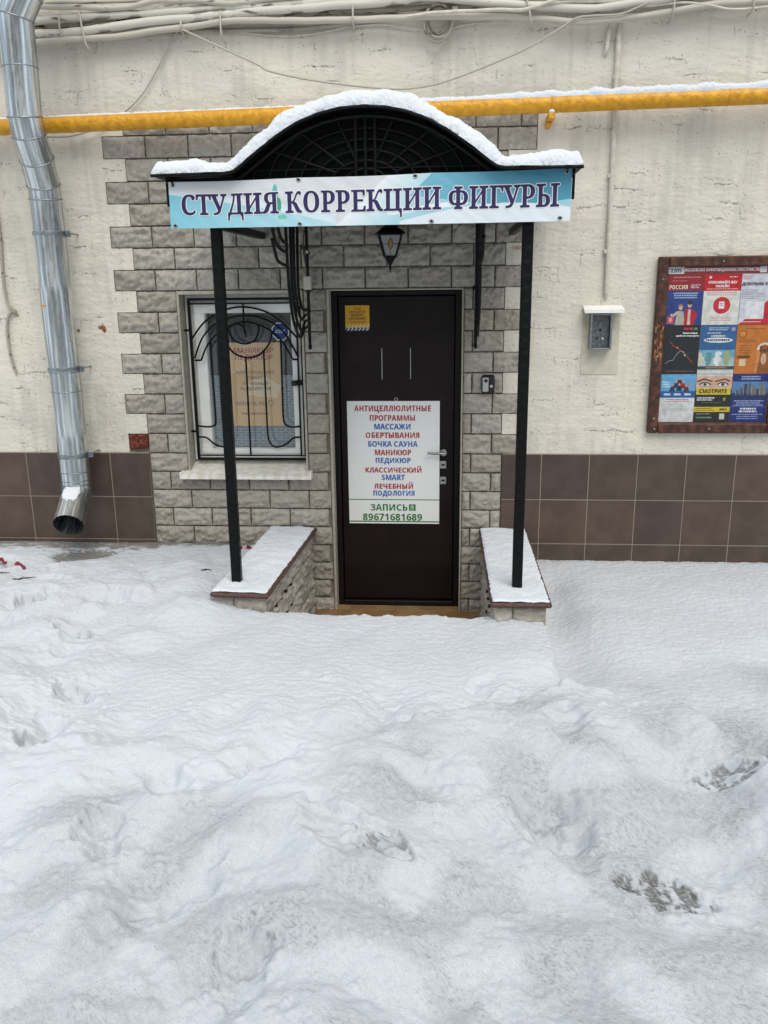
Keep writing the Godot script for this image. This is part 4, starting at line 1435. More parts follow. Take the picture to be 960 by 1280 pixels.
func build_signs() -> void:
	var f := font()
	# price list on the door
	var s := thing("door_sign", "white door sign with red and blue lines of capitals and green phone number", "sign")
	var p := Print.new(302, 411, rgb(240, 242, 241))
	p.rect(0, 327, 302, 3, rgb(56, 122, 48))
	p.rect(0, 402, 302, 4, rgb(56, 122, 48))
	sheet("panel", -0.658, -0.057, 0.578, 1.399, -0.0975, print_mat(p, 0.4), s, 0.0022)
	var at := func(cx: float, cy: float) -> Vector2: return Vector2(-0.658 + (cx - 150.0) / 488.0 * 0.601, 1.399 - (cy - 90.0) / 653.0 * 0.821)
	var rows := [["АНТИЦЕЛЛЮЛИТНЫЕ", 188, 592, 132, 0], ["ПРОГРАММЫ", 270, 508, 177, 0], ["МАССАЖИ", 293, 485, 222, 1], ["ОБЕРТЫВАНИЯ", 247, 531, 267, 0], ["БОЧКА САУНА", 260, 522, 313, 1], ["МАНИКЮР", 295, 487, 358, 0], ["ПЕДИКЮР", 298, 485, 404, 1], ["КЛАССИЧЕСКИЙ", 243, 542, 447, 0], ["SMART", 330, 453, 491, 1], ["ЛЕЧЕБНЫЙ", 287, 497, 534, 0], ["ПОДОЛОГИЯ", 283, 505, 580, 1]]
	var tall := {"АНТИЦЕЛЛЮЛИТНЫЕ": 38, "ПЕДИКЮР": 35, "КЛАССИЧЕСКИЙ": 36, "ЛЕЧЕБНЫЙ": 36, "ПОДОЛОГИЯ": 35}
	for r in rows:
		var c: Vector2 = at.call((r[1] + r[2]) * 0.5, r[3])
		letters(s, r[0], c.x, c.y, -0.0948, (r[2] - r[1]) / 488.0 * 0.601, tall.get(r[0], 29) / 653.0 * 0.821, M.ink_red if r[4] == 0 else M.ink_blue, f)
	var c1: Vector2 = at.call(367, 654)
	letters(s, "ЗАПИСЬ", c1.x, c1.y, -0.0948, 200.0 / 488.0 * 0.601, 35.0 / 653.0 * 0.821, M.ink_green, f)
	c1 = at.call(385, 707)
	letters(s, "89671681689", c1.x, c1.y, -0.0948, 321.0 / 488.0 * 0.601, 37.0 / 653.0 * 0.821, M.ink_green, f)
	c1 = at.call(493, 654)
	put("call_icon", box_mesh(Vector3(c1.x - 0.022, c1.y - 0.022, -0.0952), Vector3(c1.x + 0.022, c1.y + 0.022, -0.0944), 0.0003), M.ink_green, s)
	var ic := MB.new()
	ic.lathe([[0.009, 0.0], [0.012, 0.0], [0.012, 0.0006], [0.009, 0.0006]], 20, Transform3D(Basis(Vector3.RIGHT, PI / 2), Vector3(c1.x, c1.y + 0.003, -0.0943)))
	ic.box(Vector3(c1.x - 0.014, c1.y - 0.017, -0.0943), Vector3(c1.x + 0.014, c1.y - 0.014, -0.0939))
	ic.box(Vector3(c1.x - 0.004, c1.y - 0.001, -0.0943), Vector3(c1.x + 0.005, c1.y + 0.007, -0.0939))
	put("icon_mark", ic.mesh(), M.ink_white, s)
	# yellow guard sticker
	var y := thing("guard_sticker", "yellow security sticker with striped foot high on the door", "sticker")
	p = Print.new(153, 157, rgb(206, 158, 22))
	p.rect(0, 124, 153, 15, rgb(196, 160, 60))
	p.rect(0, 139, 153, 18, rgb(34, 44, 104))
	for k in 9:
		var x := -14.0 + k * 24.0
		p.poly([Vector2(x, 137), Vector2(x + 10, 137), Vector2(x + 24, 118), Vector2(x + 14, 118)], rgb(216, 206, 160))
		p.poly([Vector2(x - 2, 155), Vector2(x + 8, 155), Vector2(x + 20, 140), Vector2(x + 10, 140)], rgb(214, 216, 210))
	p.lines(26, 108, 104, 1, 8, 3, rgb(60, 50, 30), 3)
	p.lines(18, 97, 120, 1, 8, 6, rgb(156, 60, 26), 4)
	sheet("film", -0.656, -0.503, 1.844, 2.001, -0.0988, print_mat(p, 0.4), y, 0.0006)
	letters(y, "ПОД", -0.5795, 1.980, -0.0978, 0.046, 0.016, M.ink_maroon, f, 0.0004)
	letters(y, "ОХРАНОЙ", -0.5795, 1.963, -0.0978, 0.100, 0.018, M.ink_maroon, f, 0.0004)
	letters(y, "ЦЕЗАРЬ", -0.5795, 1.940, -0.0978, 0.078, 0.018, M.ink_black, f, 0.0004)
	letters(y, "САТЕЛЛИТ", -0.5795, 1.921, -0.0978, 0.108, 0.016, M.ink_black, f, 0.0004)
	# blue octagon on the pane
	var o := MB.new()
	var ring := MB.new()
	for k in 8:
		var a := PI / 8 + k * PI / 4
		var d := a + PI / 4
		var ctr := Vector3(-1.081, 1.842, -0.1325)
		o.tri(ctr, ctr + Vector3(cos(a), sin(a), 0) * 0.054, ctr + Vector3(cos(d), sin(d), 0) * 0.054, Vector3.BACK)
		for q in [[0.0, Vector3.BACK]]:
			ring.quad(ctr + Vector3(cos(a), sin(a), 0) * 0.054, ctr + Vector3(cos(d), sin(d), 0) * 0.054, ctr + Vector3(cos(d), sin(d), 0) * 0.060, ctr + Vector3(cos(a), sin(a), 0) * 0.060, Vector3.BACK)
		ring.quad(ctr + Vector3(cos(a), sin(a), 0) * 0.060, ctr + Vector3(cos(d), sin(d), 0) * 0.060, ctr + Vector3(cos(d), sin(d), 0) * 0.060 + Vector3(0, 0, -0.001), ctr + Vector3(cos(a), sin(a), 0) * 0.060 + Vector3(0, 0, -0.001), Vector3(cos(a), sin(a), 0))
	var oct := thing("window_sticker", "blue octagonal sticker with pale edge on the window pane", "sticker")
	put("film", o.mesh(), mat(rgb(28, 66, 128), 0.4), oct)
	put("border", ring.mesh(), M.ink_white, oct)
	p = Print.new(90, 26, rgb(28, 66, 128))
	p.lines(6, 2, 78, 2, 12, 8, rgb(190, 204, 222), 8)
	sheet("print", -1.126, -1.036, 1.828, 1.854, -0.1320, print_mat(p, 0.4), oct, 0.0002)
	# tan poster behind the pane
	var wp := thing("window_poster", "tan poster with red and grey lettering behind the window glass", "poster")
	p = Print.new(336, 543, rgb(208, 172, 118))
	p.poly([Vector2(0, 0), Vector2(190, 0), Vector2(150, 150), Vector2(0, 210)], rgb(214, 182, 132))
	p.poly([Vector2(150, 240), Vector2(230, 215), Vector2(330, 280), Vector2(300, 360), Vector2(120, 340), Vector2(90, 280)], rgb(218, 198, 164))
	sheet("paper", -1.436, -1.085, 1.230, 1.772, -0.1425, print_mat(p, 0.7), wp, 0.001)
	var g := mat(rgb(132, 116, 92), 0.7)
	var faded := mat(rgb(176, 84, 72), 0.7)
	letters(wp, "МАНИКЮР", -1.265, 1.722, -0.1408, 0.26, 0.036, faded, f, 0.0005)
	letters(wp, "ПЕДИКЮР", -1.265, 1.674, -0.1408, 0.25, 0.042, faded, f, 0.0005)
	letters(wp, "КЛАССИЧЕСКИЙ", -1.262, 1.585, -0.1408, 0.25, 0.026, g, f, 0.0005)
	letters(wp, "SMART", -1.262, 1.548, -0.1408, 0.10, 0.022, g, f, 0.0005)
	letters(wp, "ЛЕЧЕБНЫЙ", -1.262, 1.512, -0.1408, 0.17, 0.026, g, f, 0.0005)
	letters(wp, "ПОДОЛОГИЯ", -1.262, 1.473, -0.1408, 0.20, 0.026, g, f, 0.0005)
	letters(wp, "ЗАПИСЬ ПО", -1.30, 1.378, -0.1408, 0.20, 0.024, g, f, 0.0005)
	var cr := MB.new()
	cr.lathe([[0.016, 0.0], [0.019, 0.0], [0.019, 0.0006], [0.016, 0.0006]], 20, Transform3D(Basis(Vector3.RIGHT, PI / 2), Vector3(-1.165, 1.380, -0.1408)))
	put("round_mark", cr.mesh(), M.ink_green, wp)
	p = Print.new(200, 24, rgb(208, 172, 118))
	p.lines(4, 6, 192, 1, 10, 10, rgb(110, 96, 78), 12)
	sheet("small_print", -1.37, -1.17, 1.298, 1.322, -0.1410, print_mat(p, 0.7), wp, 0.0002)
	# film with a pale brick print that lines the inside of the glass
	p = Print.new(280, 440, rgb(104, 118, 128))
	for j in 26:
		p.rect(0, j * 17, 280, 2, rgb(164, 174, 180))
		for i in 10:
			p.rect(i * 30 + (15 if j % 2 == 0 else 0), j * 17, 2, 17, rgb(164, 174, 180))
	tag(sheet("window_film", -1.558, -1.000, 1.084, 1.56, -0.152, print_mat(p, 0.7), self, 0.0005), "blue grey film with pale brick print inside the lower window", "film")
	var cu := MB.new()
	for k in 40:
		var xa := -1.60 + k * 0.016
		var za := -0.30 + 0.012 * sin(k * 1.1)
		var zb := -0.30 + 0.012 * sin((k + 1) * 1.1)
		cu.quad(Vector3(xa, 1.05, za), Vector3(xa + 0.016, 1.05, zb), Vector3(xa + 0.016, 2.05, zb), Vector3(xa, 2.05, za), Vector3.BACK)
	tag(put("curtain", cu.mesh(), mat(rgb(62, 65, 66), 0.95)), "grey folded curtain hanging inside the window", "curtain")

func build_noticeboard() -> void:
	var b := thing("noticeboard", "brown wooden framed noticeboard full of posters on the cream wall", "noticeboard", "", Vector3(1.6, 1.217, 0.008))
	var off := -b.position
	put("backing", box_mesh(Vector3(1.25, 1.24, 0.009), Vector3(1.985, 2.245, 0.022)), mat(rgb(120, 96, 80), 0.8), b).position = off
	for r in [[1.229, 1.289, 1.217, 2.267], [1.944, 2.004, 1.217, 2.267], [1.289, 1.944, 1.217, 1.278], [1.289, 1.944, 2.209, 2.267]]:
		put("frame_rail", box_mesh(Vector3(r[0], r[2], 0.010), Vector3(r[1], r[3], 0.052), 0.006), M.wood, b).position = off
	rng.seed = 5
	for k in 26:
		var y := rng.randf_range(1.62, 1.87)
		var x := rng.randf_range(1.236, 1.283)
		put("paint_chip", box_mesh(Vector3(x - rng.randf_range(0.001, 0.006), y - rng.randf_range(0.004, 0.022), 0.0505), Vector3(x + 0.002, y + rng.randf_range(0.003, 0.014), 0.0527), 0.001), M.chip, b).position = off
	for q in [[1.258, 2.14], [1.258, 1.69], [1.262, 1.31], [1.27, 1.245], [1.60, 1.247], [1.60, 2.238]]:
		put("screw", tube_mesh([Vector3(q[0], q[1], 0.050), Vector3(q[0], q[1], 0.0535)], 0.006, 10), M.steel, b).position = off
	var f := font()
	# heading strip
	var h := thing("board_heading", "dark red heading strip with white capitals along the top of the noticeboard", "heading strip")
	var p := Print.new(330, 22, rgb(128, 44, 52))
	p.rect(0, 0, 48, 22, rgb(196, 202, 204))
	p.rect(268, 1, 20, 19, rgb(206, 210, 212))
	sheet("strip", 1.290, 1.943, 2.168, 2.208, 0.0235, print_mat(p), h, 0.0005)
	letters(h, "2205", 1.337, 2.187, 0.0242, 0.064, 0.022, M.ink_black, f, 0.0004)
	letters(h, "МОСКОВСКОЕ ИНФОРМАЦИОННОЕ ПРОСТРАНСТВО", 1.605, 2.188, 0.0242, 0.435, 0.024, M.ink_white, f, 0.0004)
	var wht := rgb(224, 226, 228)
	var G := "posters pinned in the noticeboard"
	# row 1
	var s := poster(0, 0, rgb(36, 62, 132), "blue poster with two standing figures under a red band", G)
	p = s[1]
	p.rect(0, 0, 210, 95, rgb(148, 32, 46))
	p.lines(30, 14, 160, 1, 9, 6, rgb(206, 150, 150), 21)
	p.lines(20, 36, 100, 1, 9, 3, rgb(206, 150, 150), 22)
	p.lines(134, 60, 62, 3, 8, 4, wht, 23, false)
	p.lines(26, 106, 164, 3, 13, 7, rgb(176, 192, 220), 24)
	p.oval(84, 192, 13, 17, rgb(206, 168, 146)); p.oval(84, 186, 15, 15, rgb(150, 116, 84)); p.oval(84, 196, 10, 12, rgb(212, 176, 154))
	p.poly([Vector2(66, 214), Vector2(102, 214), Vector2(116, 297), Vector2(54, 297)], rgb(176, 172, 166))
	p.stroke([Vector2(64, 222), Vector2(40, 244), Vector2(32, 236)], 7, rgb(196, 176, 160))
	p.oval(136, 176, 13, 18, rgb(206, 162, 138)); p.oval(136, 165, 15, 12, rgb(60, 46, 40))
	p.poly([Vector2(112, 204), Vector2(160, 204), Vector2(172, 297), Vector2(108, 297)], rgb(186, 34, 48))
	p.poly([Vector2(130, 204), Vector2(144, 204), Vector2(146, 297), Vector2(128, 297)], rgb(206, 186, 176))
	p.stroke([Vector2(158, 214), Vector2(178, 240), Vector2(164, 262)], 8, rgb(180, 34, 46))
	p.rect(8, 245, 40, 44, rgb(206, 84, 84)); p.rect(20, 255, 16, 22, rgb(226, 180, 170))
	s[2].call()
	letters(s[0], "РОССИЯ", 1.358, 2.092, 0.0266, 0.105, 0.024, mat(rgb(222, 206, 180), 0.6), f, 0.0004)
	s = poster(1, 0, rgb(216, 218, 212), "white poster with red round emblem under a bright red band", G)
	p = s[1]
	p.rect(0, 0, 210, 98, rgb(190, 22, 34))
	p.rect(26, 12, 14, 14, wht); p.lines(130, 14, 68, 1, 8, 6, wht, 31)
	p.lines(10, 84, 190, 1, 8, 5, rgb(236, 190, 190), 32)
	p.lines(10, 106, 190, 2, 12, 5, rgb(206, 130, 128), 33)
	p.oval(108, 182, 49, 49, rgb(186, 24, 38)); p.oval(108, 182, 42, 42, rgb(204, 40, 52)); p.rect(92, 160, 32, 42, wht); p.rect(98, 170, 20, 4, rgb(190, 60, 66)); p.rect(98, 180, 20, 4, rgb(190, 60, 66))
	p.lines(30, 250, 150, 3, 10, 4, rgb(206, 130, 128), 34)
	s[2].call()
	letters(s[0], "ОПЛАЧИВАЙТЕ ЖКУ", 1.612, 2.120, 0.0266, 0.165, 0.020, M.ink_white, f, 0.0004)
	letters(s[0], "ОНЛАЙН", 1.612, 2.098, 0.0266, 0.078, 0.019, M.ink_white, f, 0.0004)
	s = poster(2, 0, rgb(206, 208, 218), "pale lilac poster with a red wedge in its lower corner", G)
	p = s[1]
	p.lines(10, 16, 60, 2, 11, 5, rgb(206, 110, 110), 41, false)
	p.lines(6, 92, 150, 5, 12, 5, rgb(120, 124, 140), 42, false)
	p.poly([Vector2(210, 110), Vector2(210, 297), Vector2(0, 297)], rgb(190, 36, 50))
	p.rect(36, 160, 104, 104, wht)
	p.lines(20, 278, 110, 1, 8, 5, wht, 43)
	s[2].call()
	letters(s[0], "ДОВОЛЬНЫ ЛИ ВЫ", 1.825, 2.105, 0.0266, 0.20, 0.022, M.ink_black, f, 0.0004)
	# row 2
	s = poster(0, 1, rgb(30, 34, 38), "black poster with red and grey route lines", G)
	p = s[1]
	p.rect(112, 14, 30, 14, rgb(190, 40, 60)); p.rect(146, 14, 22, 14, rgb(200, 60, 50)); p.rect(172, 14, 22, 14, rgb(60, 150, 90))
	p.stroke([Vector2(36, 96), Vector2(60, 126), Vector2(84, 136), Vector2(130, 176), Vector2(178, 226)], 2.2, rgb(176, 70, 66))
	p.stroke([Vector2(16, 232), Vector2(40, 214), Vector2(60, 212), Vector2(84, 170), Vector2(104, 154), Vector2(122, 160), Vector2(128, 184)], 1.8, rgb(156, 160, 160))
	p.stroke([Vector2(128, 184), Vector2(150, 170), Vector2(184, 164)], 1.4, rgb(60, 90, 80))
	p.oval(82, 134, 6, 6, rgb(196, 120, 60)); p.oval(130, 182, 5, 5, rgb(200, 200, 200))
	p.lines(10, 276, 190, 1, 10, 8, rgb(110, 80, 70), 51)
	s[2].call()
	letters(s[0], "Ваши новые", 1.447, 1.824, 0.0266, 0.085, 0.011, M.ink_white, f, 0.0004)
	letters(s[0], "удобные маршруты", 1.432, 1.807, 0.0266, 0.135, 0.013, M.ink_white, f, 0.0004)
	s = poster(1, 1, rgb(46, 96, 146), "blue winter scene poster with a white oval title", G)
	p = s[1]
	p.rect(0, 150, 210, 147, rgb(112, 168, 190)); p.rect(0, 200, 210, 97, rgb(168, 192, 196))
	for k in 26:
		p.oval(fmod(k * 53.0, 210.0), 168 + fmod(k * 29.0, 74.0), 10 + k % 5 * 3, 9 + k % 4 * 3, [rgb(206, 200, 176), rgb(96, 150, 160), rgb(222, 226, 226), rgb(150, 166, 130)][k % 4])
	p.lines(40, 14, 130, 2, 11, 5, rgb(200, 214, 230), 61)
	p.lines(20, 44, 120, 1, 11, 7, rgb(200, 214, 230), 62)
	p.lines(50, 60, 110, 1, 11, 10, wht, 63)
	p.oval(106, 90, 84, 16, wht); p.lines(34, 84, 144, 1, 10, 12, rgb(60, 76, 110), 64)
	p.oval(190, 24, 12, 12, rgb(180, 150, 190))
	p.rect(0, 250, 210, 20, rgb(60, 66, 60)); p.lines(30, 254, 160, 1, 8, 9, rgb(196, 130, 110), 65)
	p.rect(0, 276, 210, 21, rgb(206, 208, 206))
	s[2].call()
	s = poster(2, 1, rgb(196, 116, 46), "orange poster with a brown dog picture", G)
	p = s[1]
	p.lines(20, 20, 170, 1, 9, 5, rgb(130, 74, 34), 71)
	p.oval(34, 54, 23, 23, rgb(110, 66, 30)); p.oval(34, 54, 18, 18, rgb(214, 140, 60))
	p.lines(16, 88, 120, 2, 11, 5, rgb(120, 70, 34), 72, false); p.lines(22, 122, 84, 5, 15, 5, rgb(120, 70, 34), 73, false)
	p.rect(12, 188, 76, 14, rgb(96, 60, 30)); p.rect(28, 208, 36, 40, rgb(214, 196, 166))
	p.oval(166, 150, 44, 44, rgb(226, 216, 200)); p.rect(122, 150, 88, 147, rgb(206, 140, 76))
	p.oval(166, 142, 22, 24, rgb(150, 88, 44)); p.oval(146, 146, 9, 22, rgb(112, 62, 30)); p.oval(186, 146, 9, 22, rgb(112, 62, 30)); p.oval(166, 156, 11, 9, rgb(86, 54, 34))
	p.poly([Vector2(146, 164), Vector2(188, 164), Vector2(204, 297), Vector2(132, 297)], rgb(146, 86, 44)); p.oval(166, 206, 16, 34, rgb(206, 176, 140))
	s[2].call()
	# row 3
	s = poster(0, 2, rgb(210, 212, 212), "white poster with a sky blue upper half and a climbing group", G)
	p = s[1]
	p.rect(0, 0, 210, 145, rgb(96, 168, 214)); p.rect(0, 104, 210, 41, rgb(34, 92, 158))
	for q in [[112, 40, rgb(60, 46, 40)], [92, 60, rgb(40, 60, 110)], [134, 62, rgb(150, 40, 44)], [70, 80, rgb(44, 56, 92)], [156, 84, rgb(60, 60, 80)], [112, 76, rgb(30, 40, 60)]]:
		p.oval(q[0], q[1] - 14, 7, 8, rgb(206, 160, 136))
		p.poly([Vector2(q[0] - 10, q[1] - 6), Vector2(q[0] + 10, q[1] - 6), Vector2(q[0] + 18, q[1] + 26), Vector2(q[0] - 18, q[1] + 26)], q[2])
	p.stroke([Vector2(112, 34), Vector2(64, 104)], 3, rgb(60, 50, 60)); p.stroke([Vector2(112, 34), Vector2(164, 104)], 3, rgb(120, 40, 44))
	p.lines(10, 44, 60, 3, 14, 9, rgb(196, 218, 232), 81, false); p.lines(150, 50, 54, 3, 12, 5, rgb(196, 100, 100), 82)
	for k in 3: p.rect(22 + k * 62, 118, 40, 12, rgb(206, 216, 226))
	p.lines(20, 154, 176, 1, 10, 5, rgb(90, 110, 150), 83); p.lines(10, 166, 190, 1, 10, 5, rgb(206, 110, 110), 84)
	p.lines(14, 184, 170, 4, 12, 4, rgb(150, 156, 160), 85, false); p.rect(24, 224, 28, 28, rgb(186, 190, 192))
	s[2].call()
	s = poster(1, 2, rgb(34, 36, 34), "poster of a pair of eyes above a yellow title", G)
	p = s[1]
	p.rect(0, 0, 210, 90, rgb(212, 172, 152)); p.rect(0, 0, 210, 12, rgb(206, 206, 204))
	for e in [[52, 1.0], [156, -1.0]]:
		p.stroke([Vector2(e[0] - 42, 44), Vector2(e[0] - 10 * e[1], 30), Vector2(e[0] + 38, 42)], 5, rgb(104, 70, 56))
		p.oval(e[0], 62, 34, 15, rgb(150, 110, 96)); p.oval(e[0], 64, 27, 11, rgb(220, 214, 210)); p.oval(e[0], 63, 11, 11, rgb(96, 120, 124)); p.oval(e[0], 63, 5, 5, rgb(20, 20, 24))
		p.stroke([Vector2(e[0] - 30, 62), Vector2(e[0] - 12, 51), Vector2(e[0] + 14, 51), Vector2(e[0] + 32, 64)], 3, rgb(50, 34, 32))
	p.rect(4, 86, 202, 40, rgb(214, 190, 54))
	p.lines(12, 142, 130, 2, 13, 8, wht, 91, false); p.rect(166, 144, 14, 20, rgb(150, 156, 60))
	p.lines(12, 172, 170, 1, 10, 6, rgb(76, 110, 66), 92)
	p.rect(0, 202, 210, 32, rgb(206, 184, 52)); p.lines(8, 210, 130, 2, 11, 5, rgb(96, 80, 30), 93, false); p.lines(150, 212, 44, 1, 8, 12, rgb(60, 50, 20), 94)
	p.lines(14, 244, 120, 1, 10, 5, rgb(160, 164, 160), 95, false); p.lines(14, 264, 130, 1, 10, 10, rgb(120, 150, 120), 96, false); p.rect(152, 244, 30, 36, rgb(196, 204, 190))
	s[2].call()
	letters(s[0], "СМОТРИТЕ", 1.6115, 1.474, 0.0266, 0.165, 0.024, M.ink_black, f, 0.0004)
	s = poster(2, 2, rgb(30, 44, 116), "navy poster with a cluster of towers at dusk", G)
	p = s[1]
	p.rect(0, 46, 210, 70, rgb(84, 130, 176))
	p.lines(18, 12, 176, 2, 14, 8, rgb(176, 188, 220), 101)
	for q in [[20, 96, 20, 40], [44, 84, 18, 52], [66, 60, 22, 76], [92, 54, 16, 82], [112, 70, 22, 66], [138, 92, 20, 44], [160, 50, 20, 86], [184, 88, 18, 46]]:
		p.rect(q[0], q[1], q[2], q[3], [rgb(56, 62, 80), rgb(120, 110, 96), rgb(74, 84, 104)][int(q[0]) % 3])
		p.rect(q[0] + 2, q[1] + 4, 3, q[3] - 6, rgb(150, 146, 130))
	p.rect(0, 130, 210, 24, rgb(32, 46, 92))
	p.lines(14, 162, 182, 3, 13, 6, rgb(170, 182, 216), 102); p.rect(0, 200, 210, 2, rgb(120, 134, 180))
	p.lines(34, 208, 146, 2, 17, 11, wht, 103); p.lines(12, 246, 186, 3, 13, 6, rgb(150, 164, 206), 104)
	s[2].call()

# one sheet of the 3 by 3 grid; returns [thing, Print, function that hangs it]
func poster(col: int, row: int, bg: Color, label: String, group: String) -> Array:
	var xs := [1.295, 1.506, 1.7215, 1.937]
	var ys := [2.166, 1.870, 1.578, 1.283]
	var t := thing("poster", label, "poster", group)
	var p := Print.new(210, 297, bg)
	var hang := func() -> void:
		p.wear(col * 7 + row * 3 + 300)
		sheet("paper", xs[col] + 0.0012, xs[col + 1] - 0.0012, ys[row + 1] + 0.001, ys[row] - 0.001, 0.0240 + 0.0003 * ((col + row) % 2), print_mat(p, 0.5), t, 0.0012)
	return [t, p, hang]

# ------------------------------------------------------------------ ironwork and fittings on the wall
func build_grille() -> void:
	var g := thing("window_grille", "black wrought iron window grille with curved arcs", "grille", "", Vector3(-1.29, 1.02, -0.06))
	var off := -g.position
	var z := -0.06
	for r in [[-1.655, -0.905, 2.040, 2.056], [-1.655, -0.905, 1.016, 1.032]]:
		put("frame_bar", box_mesh(Vector3(r[0], r[2], z - 0.008), Vector3(r[1], r[3], z + 0.008), 0.002), M.iron, g).position = off
	for x in [-1.647, -0.913]:
		put("frame_bar", box_mesh(Vector3(x - 0.009, 1.032, z - 0.008), Vector3(x + 0.009, 2.040, z + 0.008), 0.002), M.iron, g).position = off
	for r in [[-1.638, -0.922, 2.016, 2.026], [-1.638, -0.922, 1.042, 1.050]]:
		put("inner_bar", box_mesh(Vector3(r[0], r[2], z - 0.005), Vector3(r[1], r[3], z + 0.005), 0.001), M.iron, g).position = off
	put("inner_bar", box_mesh(Vector3(-0.966, 1.050, z - 0.005), Vector3(-0.956, 2.016, z + 0.005), 0.001), M.iron, g).position = off
	put("inner_bar", box_mesh(Vector3(-0.940, 1.050, z - 0.005), Vector3(-0.931, 2.016, z + 0.005), 0.001), M.iron, g).position = off
	var curves := [
		[[-1.640, 1.805], [-1.557, 1.904], [-1.463, 1.962], [-1.382, 1.991], [-1.298, 1.999], [-1.203, 1.985], [-1.116, 1.949], [-1.029, 1.878], [-0.962, 1.806]],
		[[-1.632, 1.680], [-1.575, 1.805], [-1.490, 1.892], [-1.386, 1.935], [-1.301, 1.945], [-1.206, 1.936], [-1.107, 1.895], [-1.032, 1.824], [-0.961, 1.690]],
		[[-1.590, 1.667], [-1.544, 1.761], [-1.471, 1.838], [-1.388, 1.886], [-1.297, 1.908], [-1.208, 1.890], [-1.120, 1.846], [-1.056, 1.780], [-0.993, 1.670]],
		[[-1.430, 1.846], [-1.417, 1.782], [-1.376, 1.715], [-1.287, 1.683], [-1.206, 1.704], [-1.142, 1.771], [-1.118, 1.850]],
		[[-1.400, 1.875], [-1.392, 1.835], [-1.360, 1.788], [-1.293, 1.771], [-1.236, 1.792], [-1.208, 1.845], [-1.205, 1.890]],
		[[-1.400, 1.875], [-1.350, 1.896], [-1.300, 1.870], [-1.290, 1.810]],
		[[-1.520, 1.790], [-1.520, 1.50], [-1.519, 1.275], [-1.540, 1.243], [-1.575, 1.236], [-1.638, 1.242]],
		[[-1.067, 1.790], [-1.070, 1.50], [-1.071, 1.299], [-1.055, 1.250], [-1.020, 1.236], [-0.962, 1.240]],
		[[-1.180, 1.722], [-1.180, 1.40], [-1.178, 1.184], [-1.160, 1.125], [-1.125, 1.103], [-1.061, 1.121], [-1.010, 1.163], [-0.962, 1.169]],
		[[-1.416, 1.722], [-1.416, 1.40], [-1.418, 1.184], [-1.435, 1.125], [-1.470, 1.103], [-1.535, 1.121], [-1.586, 1.163], [-1.638, 1.169]]]
	for c in curves:
		var pts := []
		for p in c: pts.append(Vector3(p[0], p[1], z))
		put("scroll", tube_mesh(spline(pts, 6), 0.0062, 8), M.iron, g).position = off
	put("upright", tube_mesh([Vector3(-1.298, 2.02, z), Vector3(-1.298, 1.84, z)], 0.0062, 8), M.iron, g).position = off
	put("upright", tube_mesh([Vector3(-1.298, 1.684, z), Vector3(-1.298, 1.046, z)], 0.0062, 8), M.iron, g).position = off
	for s in [[-1.632, -1.590, 1.668], [-0.993, -0.962, 1.670]]:
		put("link", tube_mesh([Vector3(s[0], s[2], z), Vector3(s[1], s[2], z)], 0.0062, 8), M.iron, g).position = off
	put("latch", box_mesh(Vector3(-0.975, 1.508, z - 0.012), Vector3(-0.905, 1.540, z + 0.013), 0.004), M.iron, g).position = off
	for y in [1.2, 1.85]:   # lugs into the reveal
		for x in [[-1.690, -1.650], [-0.921, -0.905]]:
			put("lug", box_mesh(Vector3(x[0], y, z - 0.006), Vector3(x[1], y + 0.014, z + 0.006), 0.001), M.iron, g).position = off

